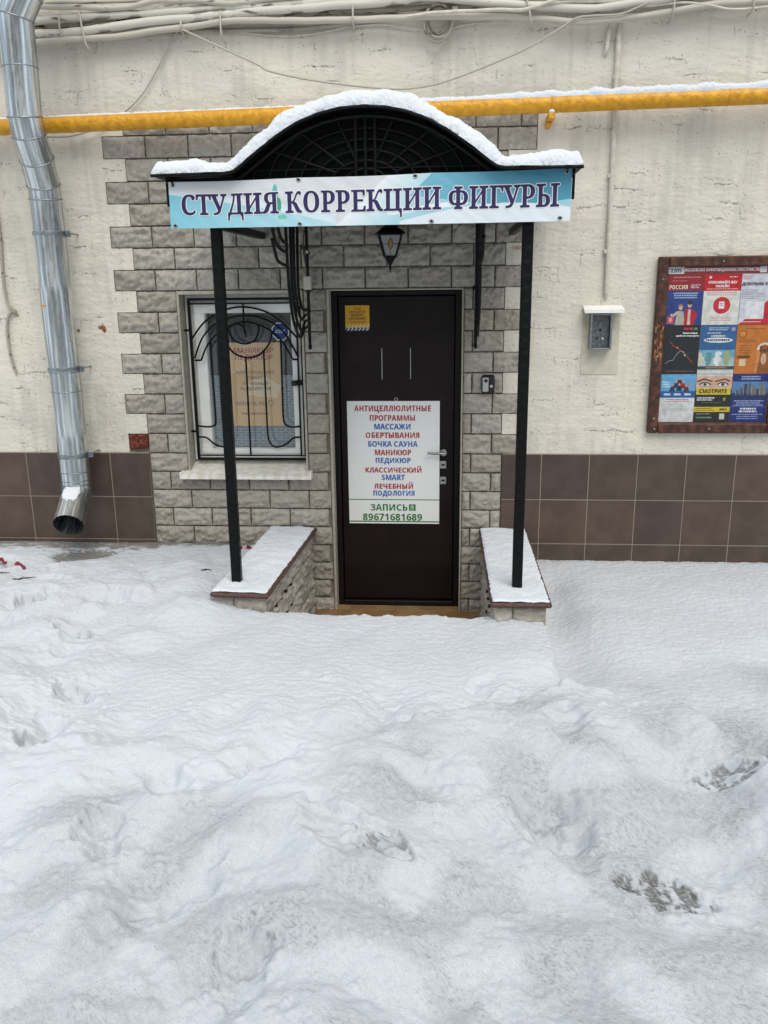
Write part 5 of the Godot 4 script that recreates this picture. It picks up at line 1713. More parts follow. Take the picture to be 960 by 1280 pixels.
func build_lantern() -> void:
	var l := thing("wall_lantern", "unlit black carriage lantern with pale glass above the door", "lantern", "", Vector3(-0.349, 2.285, 0.192))
	l.rotation.y = 0.12
	l.scale = Vector3(0.9, 0.94, 0.95)
	var t := 0.072      # half width at the top
	var w := 0.036
	var y1 := 0.130
	var y0 := 0.0
	var cs := [[-1, 1], [1, 1], [1, -1], [-1, -1]]
	for k in 4:
		var a: Array = cs[k]
		var c: Array = cs[(k + 1) % 4]
		put("corner_bar", tube_mesh([Vector3(a[0] * w, y0, a[1] * w), Vector3(a[0] * t, y1, a[1] * t)], 0.007, 6), M.iron, l)
		var pane := MB.new()
		var o := Vector3(a[0] + c[0], -0.5, a[1] + c[1])
		var sh := 0.97
		pane.quad(Vector3(a[0] * w * sh, y0, a[1] * w * sh), Vector3(c[0] * w * sh, y0, c[1] * w * sh), Vector3(c[0] * t * sh, y1, c[1] * t * sh), Vector3(a[0] * t * sh, y1, a[1] * t * sh), o)
		var gp := put("pane", pane.mesh(), M.lantern_glass, l)
		# leaded pattern: an amber oval between cames
		var dir := Vector3((a[0] + c[0]) * 0.5, 0, (a[1] + c[1]) * 0.5)
		var side := Vector3(-dir.z, 0, dir.x)
		var at := func(s: float, v: float) -> Vector3: return dir * (lerpf(w, t, v) * 0.98 + 0.002) + side * s + Vector3(0, lerpf(y0, y1, v), 0)
		var ov := MB.new()
		var rim := []
		for i in 17:
			var an := TAU * i / 16.0
			rim.append(at.call(cos(an) * 0.014, 0.56 + sin(an) * 0.22))
		for i in 16:
			ov.tri(at.call(0.0, 0.56), rim[i], rim[i + 1], dir)
		put("amber_oval", ov.mesh(), M.amber, gp)
		var came := MB.new()
		came.tube(rim, 0.0018, 5, false)
		came.tube([at.call(0.0, 0.0), at.call(0.0, 0.34)], 0.0015, 5)
		came.tube([at.call(0.0, 0.78), at.call(0.0, 1.0)], 0.0015, 5)
		came.tube([at.call(0.014, 0.56), at.call(0.055, 0.56)], 0.0015, 5)
		came.tube([at.call(-0.014, 0.56), at.call(-0.055, 0.56)], 0.0015, 5)
		put("came", came.mesh(), M.iron, gp)
	put("top_rim", box_mesh(Vector3(-t - 0.006, y1 - 0.006, -t - 0.006), Vector3(t + 0.006, y1 + 0.008, t + 0.006), 0.003), M.iron, l)
	put("bottom_rim", box_mesh(Vector3(-w - 0.005, -0.006, -w - 0.005), Vector3(w + 0.005, 0.005, w + 0.005), 0.003), M.iron, l)
	var cap := MB.new()
	var apex := Vector3(0, y1 + 0.075, 0)
	var e := t + 0.024
	for k in 4:
		var a: Array = cs[k]
		var c: Array = cs[(k + 1) % 4]
		var m1 := Vector3(a[0] * e * 0.45, y1 + 0.045, a[1] * e * 0.45)
		var m2 := Vector3(c[0] * e * 0.45, y1 + 0.045, c[1] * e * 0.45)
		var o := Vector3(a[0] + c[0], 1.0, a[1] + c[1])
		cap.quad(Vector3(a[0] * e, y1 + 0.006, a[1] * e), Vector3(c[0] * e, y1 + 0.006, c[1] * e), m2, m1, o)
		cap.tri(m1, m2, apex, o)
	cap.quad(Vector3(-e, y1 + 0.0065, -e), Vector3(e, y1 + 0.0065, -e), Vector3(e, y1 + 0.0065, e), Vector3(-e, y1 + 0.0065, e), Vector3.DOWN)
	put("cap", cap.mesh(), M.iron, l)
	var base := MB.new()
	for k in 4:
		var a: Array = cs[k]
		var c: Array = cs[(k + 1) % 4]
		base.quad(Vector3(a[0] * w, -0.004, a[1] * w), Vector3(c[0] * w, -0.004, c[1] * w), Vector3(c[0] * 0.012, -0.042, c[1] * 0.012), Vector3(a[0] * 0.012, -0.042, a[1] * 0.012), Vector3(a[0] + c[0], -1, a[1] + c[1]))
	put("base", base.mesh(), M.iron, l)
	var fin := MB.new()
	fin.lathe([[0.0, -0.102], [0.003, -0.094], [0.005, -0.078], [0.0075, -0.066], [0.005, -0.058], [0.011, -0.046], [0.011, -0.040]], 10)
	put("finial", fin.mesh(), M.iron, l)
	var arm := MB.new()
	arm.tube(spline([Vector3(0, y1 + 0.07, 0), Vector3(-0.01, y1 + 0.10, -0.06), Vector3(0.01, y1 + 0.07, -0.14), Vector3(0.02, y1 + 0.03, -0.18)], 6), 0.008, 8)
	put("arm", arm.mesh(), M.iron, l)
	put("wall_plate", box_mesh(Vector3(-0.02, y1 - 0.03, -0.205), Vector3(0.06, y1 + 0.10, -0.178), 0.006), M.iron, l)
	put("bulb", tube_mesh([Vector3(0, y1 - 0.005, 0), Vector3(0, y1 - 0.03, 0), Vector3(0, y1 - 0.06, 0), Vector3(0, y1 - 0.085, 0)], [0.012, 0.013, 0.024, 0.008], 12), mat(rgb(214, 212, 206), 0.4), l)

func build_downpipe() -> void:
	var d := thing("downpipe", "galvanised steel downpipe with kinked elbows on the left of the wall", "downpipe")
	var R := 0.0935
	var pth := [Vector3(-2.12, 4.05, 0.30), Vector3(-2.205, 3.80, 0.36), Vector3(-2.285, 3.665, 0.40), Vector3(-2.352, 3.545, 0.405), Vector3(-2.379, 3.055, 0.365), Vector3(-2.377, 2.965, 0.345), Vector3(-2.383, 2.850, 0.265), Vector3(-2.399, 2.720, 0.180), Vector3(-2.405, 2.640, 0.160), Vector3(-2.404, 0.900, 0.160), Vector3(-2.403, 0.845, 0.165), Vector3(-2.375, 0.690, 0.400)]
	for i in pth.size() - 1:
		var a: Vector3 = pth[i]
		var b: Vector3 = pth[i + 1]
		var elbow: bool = a.distance_to(b) < 0.35
		var pts := []
		var n := 2 if elbow else 10
		for k in n + 1: pts.append(a.lerp(b, float(k) / n))
		var da := (b - a).normalized()
		var d_in: Vector3 = da if i == 0 else (da + (a - (pth[i - 1] as Vector3)).normalized()).normalized()
		var d_out: Vector3 = da if i == pth.size() - 2 else (da + ((pth[i + 2] as Vector3) - b).normalized()).normalized()
		var tb := MB.new()
		tb.tube(pts, R, 40, false, d_in, d_out)
		put("elbow_section" if elbow else "straight_section", tb.mesh(), M.galvanised, d)
		if i > 0:     # lapped seam
			var dir := ((b - a).normalized() + (a - (pth[i - 1] as Vector3)).normalized()).normalized()
			put("seam", ring_mesh(a, dir, R + 0.001, 0.0045), M.galvanised_plain, d)
	for y in [3.30, 2.44, 1.62, 1.50, 1.08, 0.985, 0.93]:
		var at := Vector3(-2.404, y, 0.16) if y < 2.6 else Vector3(-2.366, y, 0.385)
		put("bead", ring_mesh(at, Vector3.UP, R + 0.0008, 0.0032), M.galvanised_plain, d)
	for y in [2.445, 1.64, 1.095]:
		var cl := MB.new()
		cl.lathe([[R + 0.0008, -0.012], [R + 0.0035, -0.011], [R + 0.0035, 0.011], [R + 0.0008, 0.012]], 36, Transform3D(Basis(), Vector3(-2.404, y, 0.16)))
		var c := put("clamp", cl.mesh(), M.galvanised_plain, d)
		var lug := MB.new()
		lug.box(Vector3(-2.404 + R, y - 0.022, 0.150), Vector3(-2.404 + R + 0.034, y + 0.016, 0.156), 0.002)
		lug.tube([Vector3(-2.404 + R + 0.018, y, 0.175), Vector3(-2.404 + R + 0.018, y, -0.01)], 0.005, 8)
		put("wall_pin", lug.mesh(), M.galvanised_plain, c)
	# scraps of old label and paint on the pipe
	put("tape_scrap", box_mesh(Vector3(-2.470, 2.02, 0.2275), Vector3(-2.430, 2.032, 0.2505), 0.002), mat(rgb(190, 140, 60), 0.8), d)
	# snow caught in the mouth and on the elbow
	var s := MB.new()
	var nz := noise(151, 14.0, 3)
	var dir2 := ((pth[11] as Vector3) - (pth[10] as Vector3)).normalized()
	var up := (Vector3.UP - dir2 * dir2.dot(Vector3.UP)).normalized()
	var sd := dir2.cross(up)
	heap(s, (pth[10] as Vector3) + dir2 * 0.085 + up * 0.088, sd, up, dir2, 0.052, 0.010, 0.075, nz)
	tag(put("snow_cover", s.mesh(), M.snow), "patch of snow on top of the downpipe outlet", "snow", "", "stuff")

func heap(b: MB, at: Vector3, ax: Vector3, ay: Vector3, az: Vector3, rx: float, ry: float, rz: float, nz: FastNoiseLite) -> void:
	var n := 18
	var g := []
	for j in n + 1:
		var row := []
		for i in n * 2 + 1:
			var th := TAU * i / (n * 2)
			var ph := PI * j / n
			var dd := Vector3(sin(ph) * cos(th), cos(ph), sin(ph) * sin(th))
			var k := 1.0 + 0.35 * nz.get_noise_3d(dd.x * 0.12, dd.y * 0.12, dd.z * 0.12)
			row.append([at + (ax * dd.x * rx + ay * dd.y * ry + az * dd.z * rz) * k, (ax * dd.x / rx + ay * dd.y / ry + az * dd.z / rz).normalized()])
		g.append(row)
	for j in n:
		for i in n * 2:
			var q := []
			for e in [[j, i], [j, i + 1], [j + 1, i + 1], [j + 1, i]]:
				q.append(b.vert(g[e[0]][e[1]][0], g[e[0]][e[1]][1]))
			var fn: Vector3 = (b.v[q[1]] - b.v[q[0]]).cross(b.v[q[2]] - b.v[q[0]])
			if fn.length() < 1e-12: fn = (b.v[q[2]] - b.v[q[0]]).cross(b.v[q[3]] - b.v[q[0]])
			if fn.dot(b.n[q[0]] + b.n[q[2]]) < 0.0:
				b.idx.append_array([q[0], q[1], q[2], q[0], q[2], q[3]])
			else:
				b.idx.append_array([q[0], q[2], q[1], q[0], q[3], q[2]])

func ring_mesh(at: Vector3, dir: Vector3, r: float, t: float) -> ArrayMesh:
	var up := Vector3.RIGHT if absf(dir.y) > 0.9 else Vector3.UP
	var a := dir.cross(up).normalized()
	var c := dir.cross(a)
	var pts := []
	for k in 41:
		var an := TAU * k / 40.0
		pts.append(at + (a * cos(an) + c * sin(an)) * r)
	return tube_mesh(pts, t, 6, false)

func gas_y(x: float) -> float:
	return 3.078 + (x + 0.4) * 0.0138

func build_gas_pipe() -> void:
	var g := thing("gas_pipe", "yellow painted gas pipe running along the wall", "pipe")
	var pts := []
	for k in 41:
		var x := lerpf(WX0, WX1, k / 40.0)
		pts.append(Vector3(x, gas_y(x), 0.13))
	put("pipe", tube_mesh(pts, 0.0455, 24), M.yellow, g)
	for x in [-1.3, 1.52]:
		put("weld", ring_mesh(Vector3(x, gas_y(x), 0.13), Vector3.RIGHT, 0.0455, 0.0035), M.yellow, g)
	for x in [-3.3, 0.56, 2.9]:
		var y := gas_y(x)
		put("clamp", ring_mesh(Vector3(x, y, 0.13), Vector3.RIGHT, 0.047, 0.005), M.yellow, g)
		var b := MB.new()
		b.box(Vector3(x - 0.018, y - 0.085, -0.01), Vector3(x + 0.018, y - 0.047, 0.175), 0.004)
		b.box(Vector3(x - 0.020, y - 0.110, -0.01), Vector3(x + 0.006, y - 0.086, 0.10), 0.004)
		put("bracket", b.mesh(), M.yellow, g)
	# snow along its top, deeper to the right
	var nz := noise(161, 6.0, 3)
	var nf := noise(162, 50.0, 3)
	var s := MB.new()
	var n := 900
	var m := 9
	var rows := []
	for i in n + 1:
		var x := lerpf(WX0, WX1, float(i) / n)
		var hump := lerpf(0.006, 0.030, ss(-0.9, 0.9, x)) * (0.9 + 0.5 * nz.get_noise_1d(x))
		hump += 0.0055 * nf.get_noise_1d(x)
		hump = maxf(hump, 0.0015)
		var half := lerpf(0.45, 0.85, clampf(hump / 0.03, 0.0, 1.0))
		var row := []
		for k in m + 1:
			var t := float(k) / m * 2.0 - 1.0
			var an := t * half
			var r := 0.0445 + hump * (1.0 - pow(absf(t), 2.6)) + 0.002 * nf.get_noise_2d(x, t * 0.05) * (1.0 - t * t)
			row.append(Vector3(x, gas_y(x) + cos(an) * r, 0.13 + sin(an) * r))
		rows.append(row)
	for i in n + 1:
		for k in m + 1:
			var dx: Vector3 = rows[mini(i + 1, n)][k] - rows[maxi(i - 1, 0)][k]
			var dz: Vector3 = rows[i][mini(k + 1, m)] - rows[i][maxi(k - 1, 0)]
			s.vert(rows[i][k], dz.cross(dx).normalized())
	for i in n:
		for k in m:
			var p := i * (m + 1) + k
			s.idx.append_array([p, p + m + 1, p + m + 2, p, p + m + 2, p + 1])
	tag(put("snow_cover", s.mesh(), M.snow), "strip of snow along the top of the yellow gas pipe", "snow", "", "stuff")
	var hp := MB.new()
	heap(hp, Vector3(0.56, gas_y(0.56) - 0.043, 0.158), Vector3.RIGHT, Vector3.UP, Vector3.BACK, 0.018, 0.014, 0.018, nz)
	tag(put("snow_cover", hp.mesh(), M.snow), "dab of snow on the gas pipe bracket", "snow", "", "stuff")

func build_cables() -> void:
	var G := "painted cables along the top of the wall"
	var runs := [
		["thin cream cable highest in the bundle left of the coil", 0.011, 0.07, 0, [[-4.3, 3.70], [-3.2, 3.72], [-2.449, 3.707], [-2.298, 3.704], [-2.166, 3.704], [-1.838, 3.701], [-1.604, 3.710], [-1.2, 3.75], [0.0, 3.86], [2.0, 3.98], [3.5, 4.0]]],
		["wavy cream cable dipping beside the downpipe top", 0.015, 0.095, 0, [[-4.3, 3.67], [-3.2, 3.69], [-2.442, 3.686], [-2.291, 3.678], [-2.113, 3.672], [-1.927, 3.658], [-1.810, 3.662], [-1.716, 3.680], [-1.623, 3.689], [-1.416, 3.678], [-1.302, 3.666], [-1.143, 3.665], [-0.983, 3.680], [-0.7, 3.72], [0.5, 3.83], [3.5, 3.93]]],
		["thick cream cable second in the bundle", 0.021, 0.075, 1, [[-4.3, 3.60], [-3.2, 3.61], [-2.461, 3.614], [-2.294, 3.617], [-2.151, 3.621], [-1.891, 3.632], [-1.564, 3.636], [-1.378, 3.646], [-1.194, 3.648], [-0.920, 3.652], [-0.648, 3.663], [-0.513, 3.675], [0.1, 3.75], [3.5, 3.86]]],
		["grey cable tucked behind the white conduit", 0.014, 0.035, 2, [[-4.3, 3.56], [-3.2, 3.57], [-2.476, 3.588], [-2.370, 3.593], [-2.188, 3.600], [-1.903, 3.608], [-1.667, 3.612], [-1.479, 3.622], [-1.200, 3.632], [-0.925, 3.638], [-0.651, 3.650], [-0.380, 3.668], [0.4, 3.73], [3.5, 3.82]]],
		["white conduit with peeling paint in the cable bundle", 0.0235, 0.085, 1, [[-4.3, 3.50], [-3.2, 3.51], [-2.514, 3.534], [-2.379, 3.543], [-2.226, 3.547], [-1.988, 3.560], [-1.751, 3.582], [-1.471, 3.600], [-1.193, 3.613], [-0.919, 3.625], [-0.647, 3.636], [-0.378, 3.644], [-0.200, 3.654], [0.3, 3.69], [3.5, 3.79]]],
		["long cream cable lowest in the bundle", 0.018, 0.085, 0, [[-4.3, 3.47], [-3.2, 3.48], [-2.518, 3.497], [-2.384, 3.501], [-2.183, 3.508], [-1.945, 3.518], [-1.661, 3.542], [-1.474, 3.557], [-1.288, 3.572], [-1.058, 3.577], [-0.740, 3.563], [-0.559, 3.561], [-0.379, 3.560], [-0.111, 3.560], [0.155, 3.555], [0.331, 3.546], [0.507, 3.529], [0.682, 3.510], [0.856, 3.513], [1.027, 3.530], [1.239, 3.555], [1.450, 3.576], [1.702, 3.584], [2.4, 3.62], [3.5, 3.64]]],
		["grey cable lying against the wall under the bundle", 0.012, 0.025, 2, [[-2.2, 3.53], [-1.915, 3.535], [-1.607, 3.540], [-1.489, 3.545], [-1.209, 3.541], [-0.908, 3.540], [-0.702, 3.546], [-0.50, 3.570], [-0.3, 3.60]]],
		["grey cable behind the coil of spare wire", 0.015, 0.045, 2, [[-0.95, 3.60], [-0.742, 3.615], [-0.561, 3.618], [-0.380, 3.617], [-0.156, 3.622], [0.022, 3.622], [0.199, 3.618], [0.375, 3.606], [0.7, 3.59], [1.1, 3.61], [2.0, 3.66], [3.5, 3.68]]],
		["thick cream conduit at the top right", 0.021, 0.10, 1, [[-1.6, 3.86], [-0.554, 3.700], [-0.376, 3.672], [-0.023, 3.645], [0.284, 3.612], [0.503, 3.588], [0.676, 3.575], [0.848, 3.577], [1.019, 3.592], [1.146, 3.604], [1.313, 3.630], [2.2, 3.72], [3.5, 3.78]]],
		["cream cable crossing over the conduit right of the coil", 0.010, 0.125, 3, [[-0.25, 3.56], [-0.022, 3.572], [0.153, 3.575], [0.328, 3.570], [0.414, 3.576], [0.543, 3.606], [0.628, 3.636], [0.8, 3.70], [1.2, 3.86]]],
		["thin cable sagging at the far right of the bundle", 0.006, 0.10, 3, [[1.05, 3.575], [1.245, 3.585], [1.330, 3.578], [1.439, 3.559], [1.504, 3.547], [1.597, 3.546], [1.715, 3.554], [1.840, 3.566], [2.4, 3.62]]],
		["cream cable above the conduit at the top right", 0.009, 0.065, 3, [[0.2, 3.63], [0.550, 3.612], [0.680, 3.613], [0.853, 3.612], [0.982, 3.623], [1.152, 3.643], [1.8, 3.74], [3.5, 3.88]]],
		["thin wire hanging in a bow under the bundle beside the coil", 0.005, 0.022, 3, [[-1.25, 3.537], [-1.0, 3.512], [-0.8, 3.510], [-0.565, 3.545], [-0.383, 3.548], [-0.202, 3.528], [-0.022, 3.522], [0.157, 3.538], [0.335, 3.536]]]]
	for r in runs:
		var pts := []
		var wob := noise(170 + runs.find(r), 2.5, 2)
		for p in r[4]: pts.append(Vector3(p[0], p[1], r[2]))
		var sp := spline(pts, 8)
		for k in sp.size():
			sp[k] = sp[k] + Vector3(0, wob.get_noise_1d(sp[k].x) * 0.006, wob.get_noise_1d(sp[k].x + 50.0) * 0.006)
		tag(put("cable", tube_mesh(sp, r[1], 10), M.cable[r[3]]), r[0], "cable", G)
	# the loose white wire that drops behind the gas pipe and swings across the wall
	tag(put("cable", tube_mesh(spline([Vector3(-1.545, 3.551, 0.06), Vector3(-1.595, 3.52, 0.04), Vector3(-1.664, 3.421, 0.03), Vector3(-1.799, 3.234, 0.03), Vector3(-1.919, 3.133, 0.03), Vector3(-2.01, 3.08, 0.03), Vector3(-2.08, 3.045, 0.035), Vector3(-2.145, 3.027, 0.04), Vector3(-2.281, 3.0, 0.04), Vector3(-2.428, 3.003, 0.04), Vector3(-2.6, 3.02, 0.03), Vector3(-2.9, 3.09, 0.02)], 6), 0.0045, 8), M.wire), "thin white wire dropping from the bundle behind the yellow pipe", "cable", G)
	var k3 := []
	for p in [[-1.522, 3.534], [-1.379, 3.469], [-1.109, 3.346], [-1.019, 3.302], [-0.745, 3.245], [-0.381, 3.199], [-0.199, 3.198], [-0.019, 3.230], [0.225, 3.309], [0.421, 3.384], [0.593, 3.475], [0.677, 3.523], [0.763, 3.532], [0.913, 3.536], [1.018, 3.571], [1.121, 3.610], [1.5, 3.74]]: k3.append(Vector3(p[0], p[1], 0.115))
	tag(put("cable", tube_mesh(spline(k3, 6), 0.0055, 8), M.wire), "thin white wire sagging across the wall above the canopy", "cable", G)
	# coil of spare cable
	var coil := []
	var turns := 4.0
	for k in 121:
		var t := k / 120.0
		var an := TAU * turns * t + 0.5
		var r := 0.050 + 0.036 * t + 0.006 * sin(an * 0.7)
		coil.append(Vector3(-0.075 + cos(an) * r * 0.98, 3.548 + sin(an) * r * 1.12 - 0.02 * t, 0.035 + 0.07 * fmod(t * 2.3, 1.0) * 0.4 + 0.03 * t))
	var c := tag(put("cable_coil", tube_mesh(coil, 0.0075, 8), M.cable[2]), "coil of spare grey cable hanging from the bundle", "cable coil")
	put("tie", box_mesh(Vector3(0.0, 3.575, 0.03), Vector3(0.035, 3.615, 0.09), 0.008), M.cable[0], c)
	# bands that hold the bundle
	var band_at := ["second from the downpipe", "nearest the downpipe", "where the loose white wire leaves", "left of the canopy arch top", "above the canopy arch", "right of the cable coil", "right of the conduit", "at the far right"]
	var bn := 0
	for p in [[-2.10, 3.47, 3.64, 0.115, 0.02], [-2.235, 3.53, 3.625, 0.11, 0.0], [-1.53, 3.535, 3.585, 0.108, 0.0], [-1.30, 3.50, 3.62, 0.112, 0.0], [-0.55, 3.545, 3.64, 0.112, 0.0], [0.42, 3.52, 3.63, 0.128, 0.02], [1.20, 3.53, 3.61, 0.11, 0.0], [1.62, 3.55, 3.63, 0.11, 0.0]]:
		var band := [Vector3(p[0] - p[4], p[2] + 0.01, 0.0), Vector3(p[0] - p[4], p[2] + 0.005, p[3] - 0.02), Vector3(p[0] - p[4] * 0.5, p[2] - 0.02, p[3]), Vector3(p[0] + p[4] * 0.5, p[1] + 0.01, p[3]), Vector3(p[0] + p[4], p[1] - 0.012, p[3] - 0.03), Vector3(p[0] + p[4], p[1] - 0.02, 0.0)]
		tag(put("cable_band", tube_mesh(spline(band, 4), 0.005, 6), M.cable[0]), "painted wire band round the cable bundle, " + band_at[bn], "cable band", "bands holding the cable bundle")
		bn += 1
	# conduits down the wall on the right
	var v := thing("conduit", "thin cream conduit dropping down the wall to the grey box", "conduit")
	put("pipe", tube_mesh([Vector3(0.930, 3.515, 0.028), Vector3(0.926, 3.197, 0.028), Vector3(0.930, 3.05, 0.028), Vector3(0.936, 2.06, 0.026)], 0.0145, 12), M.cable[3], v)
	put("pipe_end", tube_mesh([Vector3(0.936, 2.062, 0.026), Vector3(0.938, 2.045, 0.022), Vector3(0.938, 2.03, 0.006)], 0.0115, 10), M.cable[3], v)
	for y in [3.24, 2.72, 2.30]:
		put("clip", box_mesh(Vector3(0.908, y - 0.012, 0.006), Vector3(0.948, y + 0.012, 0.036), 0.004), M.cable[3], v)
	var v2 := thing("conduit", "short cream pipe stub ending in the wall under the bundle", "conduit")
	put("pipe", tube_mesh([Vector3(0.876, 3.515, 0.03), Vector3(0.866, 3.40, 0.03), Vector3(0.862, 3.375, 0.024), Vector3(0.858, 3.352, -0.004)], 0.0125, 10), M.cable[3], v2)
	# loose cable ends at the left edge
	tag(put("cable", tube_mesh(spline([Vector3(-2.775, 3.06, 0.02), Vector3(-2.785, 2.75, 0.022), Vector3(-2.785, 2.419, 0.024), Vector3(-2.798, 2.204, 0.024), Vector3(-2.791, 2.058, 0.026), Vector3(-2.766, 2.009, 0.03), Vector3(-2.748, 1.975, 0.02), Vector3(-2.742, 1.96, -0.004)], 6), 0.010, 8), M.cable[2]), "grey cable hanging down the wall left of the downpipe", "cable")
	tag(put("cable", tube_mesh(spline([Vector3(-2.745, 1.985, -0.003), Vector3(-2.765, 1.99, 0.024), Vector3(-2.803, 1.93, 0.028), Vector3(-2.815, 1.80, 0.024), Vector3(-2.808, 1.68, 0.022), Vector3(-2.790, 1.597, 0.018)], 6), 0.009, 8), M.cable[2]), "short cut cable end below the hanging cable at the left", "cable")

func build_boxes() -> void:
	# sensor box under a little hood
	var s := thing("sensor_box", "small grey metal wall box under a white hood", "wall box", "", Vector3(0.914, 1.73, 0.0))
	var off := -s.position
	put("mounting_panel", box_mesh(Vector3(0.808, 1.576, 0.004), Vector3(1.032, 1.962, 0.0125), 0.002), M.render_panel, s).position = off
	var b := MB.new()
	b.box(Vector3(0.846, 1.731, 0.012), Vector3(0.858, 1.944, 0.072), 0.002)
	b.box(Vector3(0.964, 1.731, 0.012), Vector3(0.976, 1.944, 0.072), 0.002)
	b.box(Vector3(0.858, 1.731, 0.012), Vector3(0.964, 1.741, 0.074), 0.002)
	b.box(Vector3(0.858, 1.934, 0.012), Vector3(0.964, 1.944, 0.070), 0.002)
	put("housing", b.mesh(), M.galvanised_plain, s).position = off
	put("face_plate", box_mesh(Vector3(0.858, 1.741, 0.0125), Vector3(0.964, 1.934, 0.030), 0.001), tri_mat(rgb(130, 136, 140), noise_tex(181, 0.04, Color(0.6, 0.6, 0.6), Color.WHITE, 128, 4), 8.0, 0.5, null, 0.0, 0.6), s).position = off
	put("button", tube_mesh([Vector3(0.911, 1.845, 0.029), Vector3(0.911, 1.845, 0.036)], 0.007, 12), M.dark_hole, s).position = off
	put("screw", tube_mesh([Vector3(0.928, 1.795, 0.029), Vector3(0.928, 1.795, 0.034)], 0.006, 10), M.paper, s).position = off
	put("screw", tube_mesh([Vector3(0.894, 1.795, 0.029), Vector3(0.894, 1.795, 0.033)], 0.007, 10), M.dark_hole, s).position = off
	var h := MB.new()
	h.quad(Vector3(0.806, 1.990, 0.009), Vector3(1.034, 1.990, 0.009), Vector3(1.040, 1.968, 0.092), Vector3(0.800, 1.968, 0.092), Vector3.UP)
	h.quad(Vector3(0.800, 1.968, 0.092), Vector3(1.040, 1.968, 0.092), Vector3(1.036, 1.948, 0.092), Vector3(0.806, 1.948, 0.092), Vector3.BACK)
	h.quad(Vector3(0.806, 1.984, 0.009), Vector3(1.034, 1.984, 0.009), Vector3(1.036, 1.948, 0.091), Vector3(0.806, 1.948, 0.091), Vector3.DOWN)
	h.tri(Vector3(0.806, 1.990, 0.009), Vector3(0.800, 1.968, 0.092), Vector3(0.806, 1.948, 0.092), Vector3.LEFT)
	h.tri(Vector3(1.034, 1.990, 0.009), Vector3(1.040, 1.968, 0.092), Vector3(1.036, 1.948, 0.092), Vector3.RIGHT)
	put("hood", h.mesh(), M.white_pvc, s).position = off
	# door phone
	var d := thing("door_phone", "small black and silver door phone beside the door", "door phone", "", Vector3(0.243, 1.519, 0.02))
	put("body", box_mesh(Vector3(-0.041, -0.058, -0.012), Vector3(0.041, 0.060, 0.020), 0.010), M.black_plastic, d)
	put("face", box_mesh(Vector3(-0.034, -0.044, 0.0195), Vector3(0.002, 0.044, 0.026), 0.006), mat(rgb(190, 190, 186), 0.35, 0.7), d)
	put("lens", tube_mesh([Vector3(-0.014, 0.024, 0.025), Vector3(-0.014, 0.024, 0.030)], 0.011, 16), M.black_plastic, d)
	put("call_button", tube_mesh([Vector3(0.020, -0.010, 0.019), Vector3(0.020, -0.010, 0.024)], 0.009, 14), mat(rgb(196, 196, 192), 0.3, 0.6), d)
	# adapter hanging in the left bracket
	var a := thing("hanging_adapter", "small beige adapter box hanging on a wire beside the canopy bracket", "adapter", "", Vector3(-0.868, 2.14, 0.045))
	put("case", box_mesh(Vector3(-0.016, -0.040, 0.011), Vector3(0.030, 0.040, 0.040), 0.004), mat(rgb(186, 180, 166), 0.6), a)
	put("lead", tube_mesh(spline([Vector3(0.006, 0.036, 0.025), Vector3(0.002, 0.09, 0.03), Vector3(-0.004, 0.16, 0.05), Vector3(-0.002, 0.22, 0.09), Vector3(0.01, 0.30, 0.12)], 6), 0.0045, 6), M.black_plastic, a)
	put("connector", tube_mesh([Vector3(0.022, 0.17, 0.035), Vector3(-0.014, 0.215, 0.085)], 0.010, 8), M.black_plastic, a)
	put("connector_clip", tube_mesh([Vector3(0.013, 0.178, 0.046), Vector3(0.004, 0.190, 0.060)], 0.0115, 8), M.steel, a)

func build_litter() -> void:
	# barrier tape, twigs and scraps in the snow
	var tape := [mat(rgb(112, 20, 30), 0.6), mat(rgb(176, 168, 164), 0.6)]
	for t in [[[-2.95, 0.40, -2.62, 0.52], "crumpled red and white barrier tape on the snow at the left edge"], [[-1.36, 0.13, -1.20, 0.16], "scrap of red barrier tape behind the low wall"]]:
		var o := thing("barrier_tape", t[1], "tape", "scraps of barrier tape")
		var n := 7
		for k in n:
			var b := MB.new()
			for s in 4:
				var u0 := (k + s / 4.0) / n
				var u1 := (k + (s + 1) / 4.0) / n
				var q := []
				for u in [u0, u1]:
					var x: float = lerpf(t[0][0], t[0][2], u)
					var z: float = lerpf(t[0][1], t[0][3], u) + 0.015 * sin(u * 14.0)
					var y := snow_height(x, z) + 0.004 + 0.006 * absf(sin(u * 19.0))
					var tw := 0.014 * (0.35 + 0.65 * absf(cos(u * 9.0)))
					q.append(Vector3(x, y + 0.010, z - tw))
					q.append(Vector3(x, y - 0.006, z + tw))
				b.quad(q[0], q[1], q[3], q[2], Vector3(0, 1, 0.5))
			put("stripe", b.mesh(), tape[0 if k % 3 != 1 else 1], o)
	var tw := [[-2.52, 0.74, 0.14, 0.15, "dark forked twig lying on the snow below the downpipe"], [-2.72, 0.62, 0.07, 0.9, "short twig in the snow at the left edge"], [-1.42, 0.70, 0.06, 0.2, "small dark twig beside the left low wall"]]
	for q in tw:
		var o := thing("twig", q[4], "twig", "twigs on the snow")
		var d := Vector3(cos(q[3]), 0, -sin(q[3]))
		var pts := []
		for k in 5:
			var p: Vector3 = Vector3(q[0], 0, q[1]) + d * (float(k) / 4.0 - 0.5) * q[2]
			p += Vector3(-d.z, 0, d.x) * 0.012 * sin(k * 1.9)
			p.y = snow_height(p.x, p.z) + 0.003
			pts.append(p)
		put("stem", tube_mesh(pts, [0.003, 0.0045, 0.004, 0.003, 0.002], 6), M.twig, o)
		put("side_shoot", tube_mesh([pts[1], (pts[1] as Vector3) + d.rotated(Vector3.UP, 0.9) * float(q[2]) * 0.3 + Vector3(0, 0.006, 0)], [0.003, 0.0015], 5), M.twig, o)

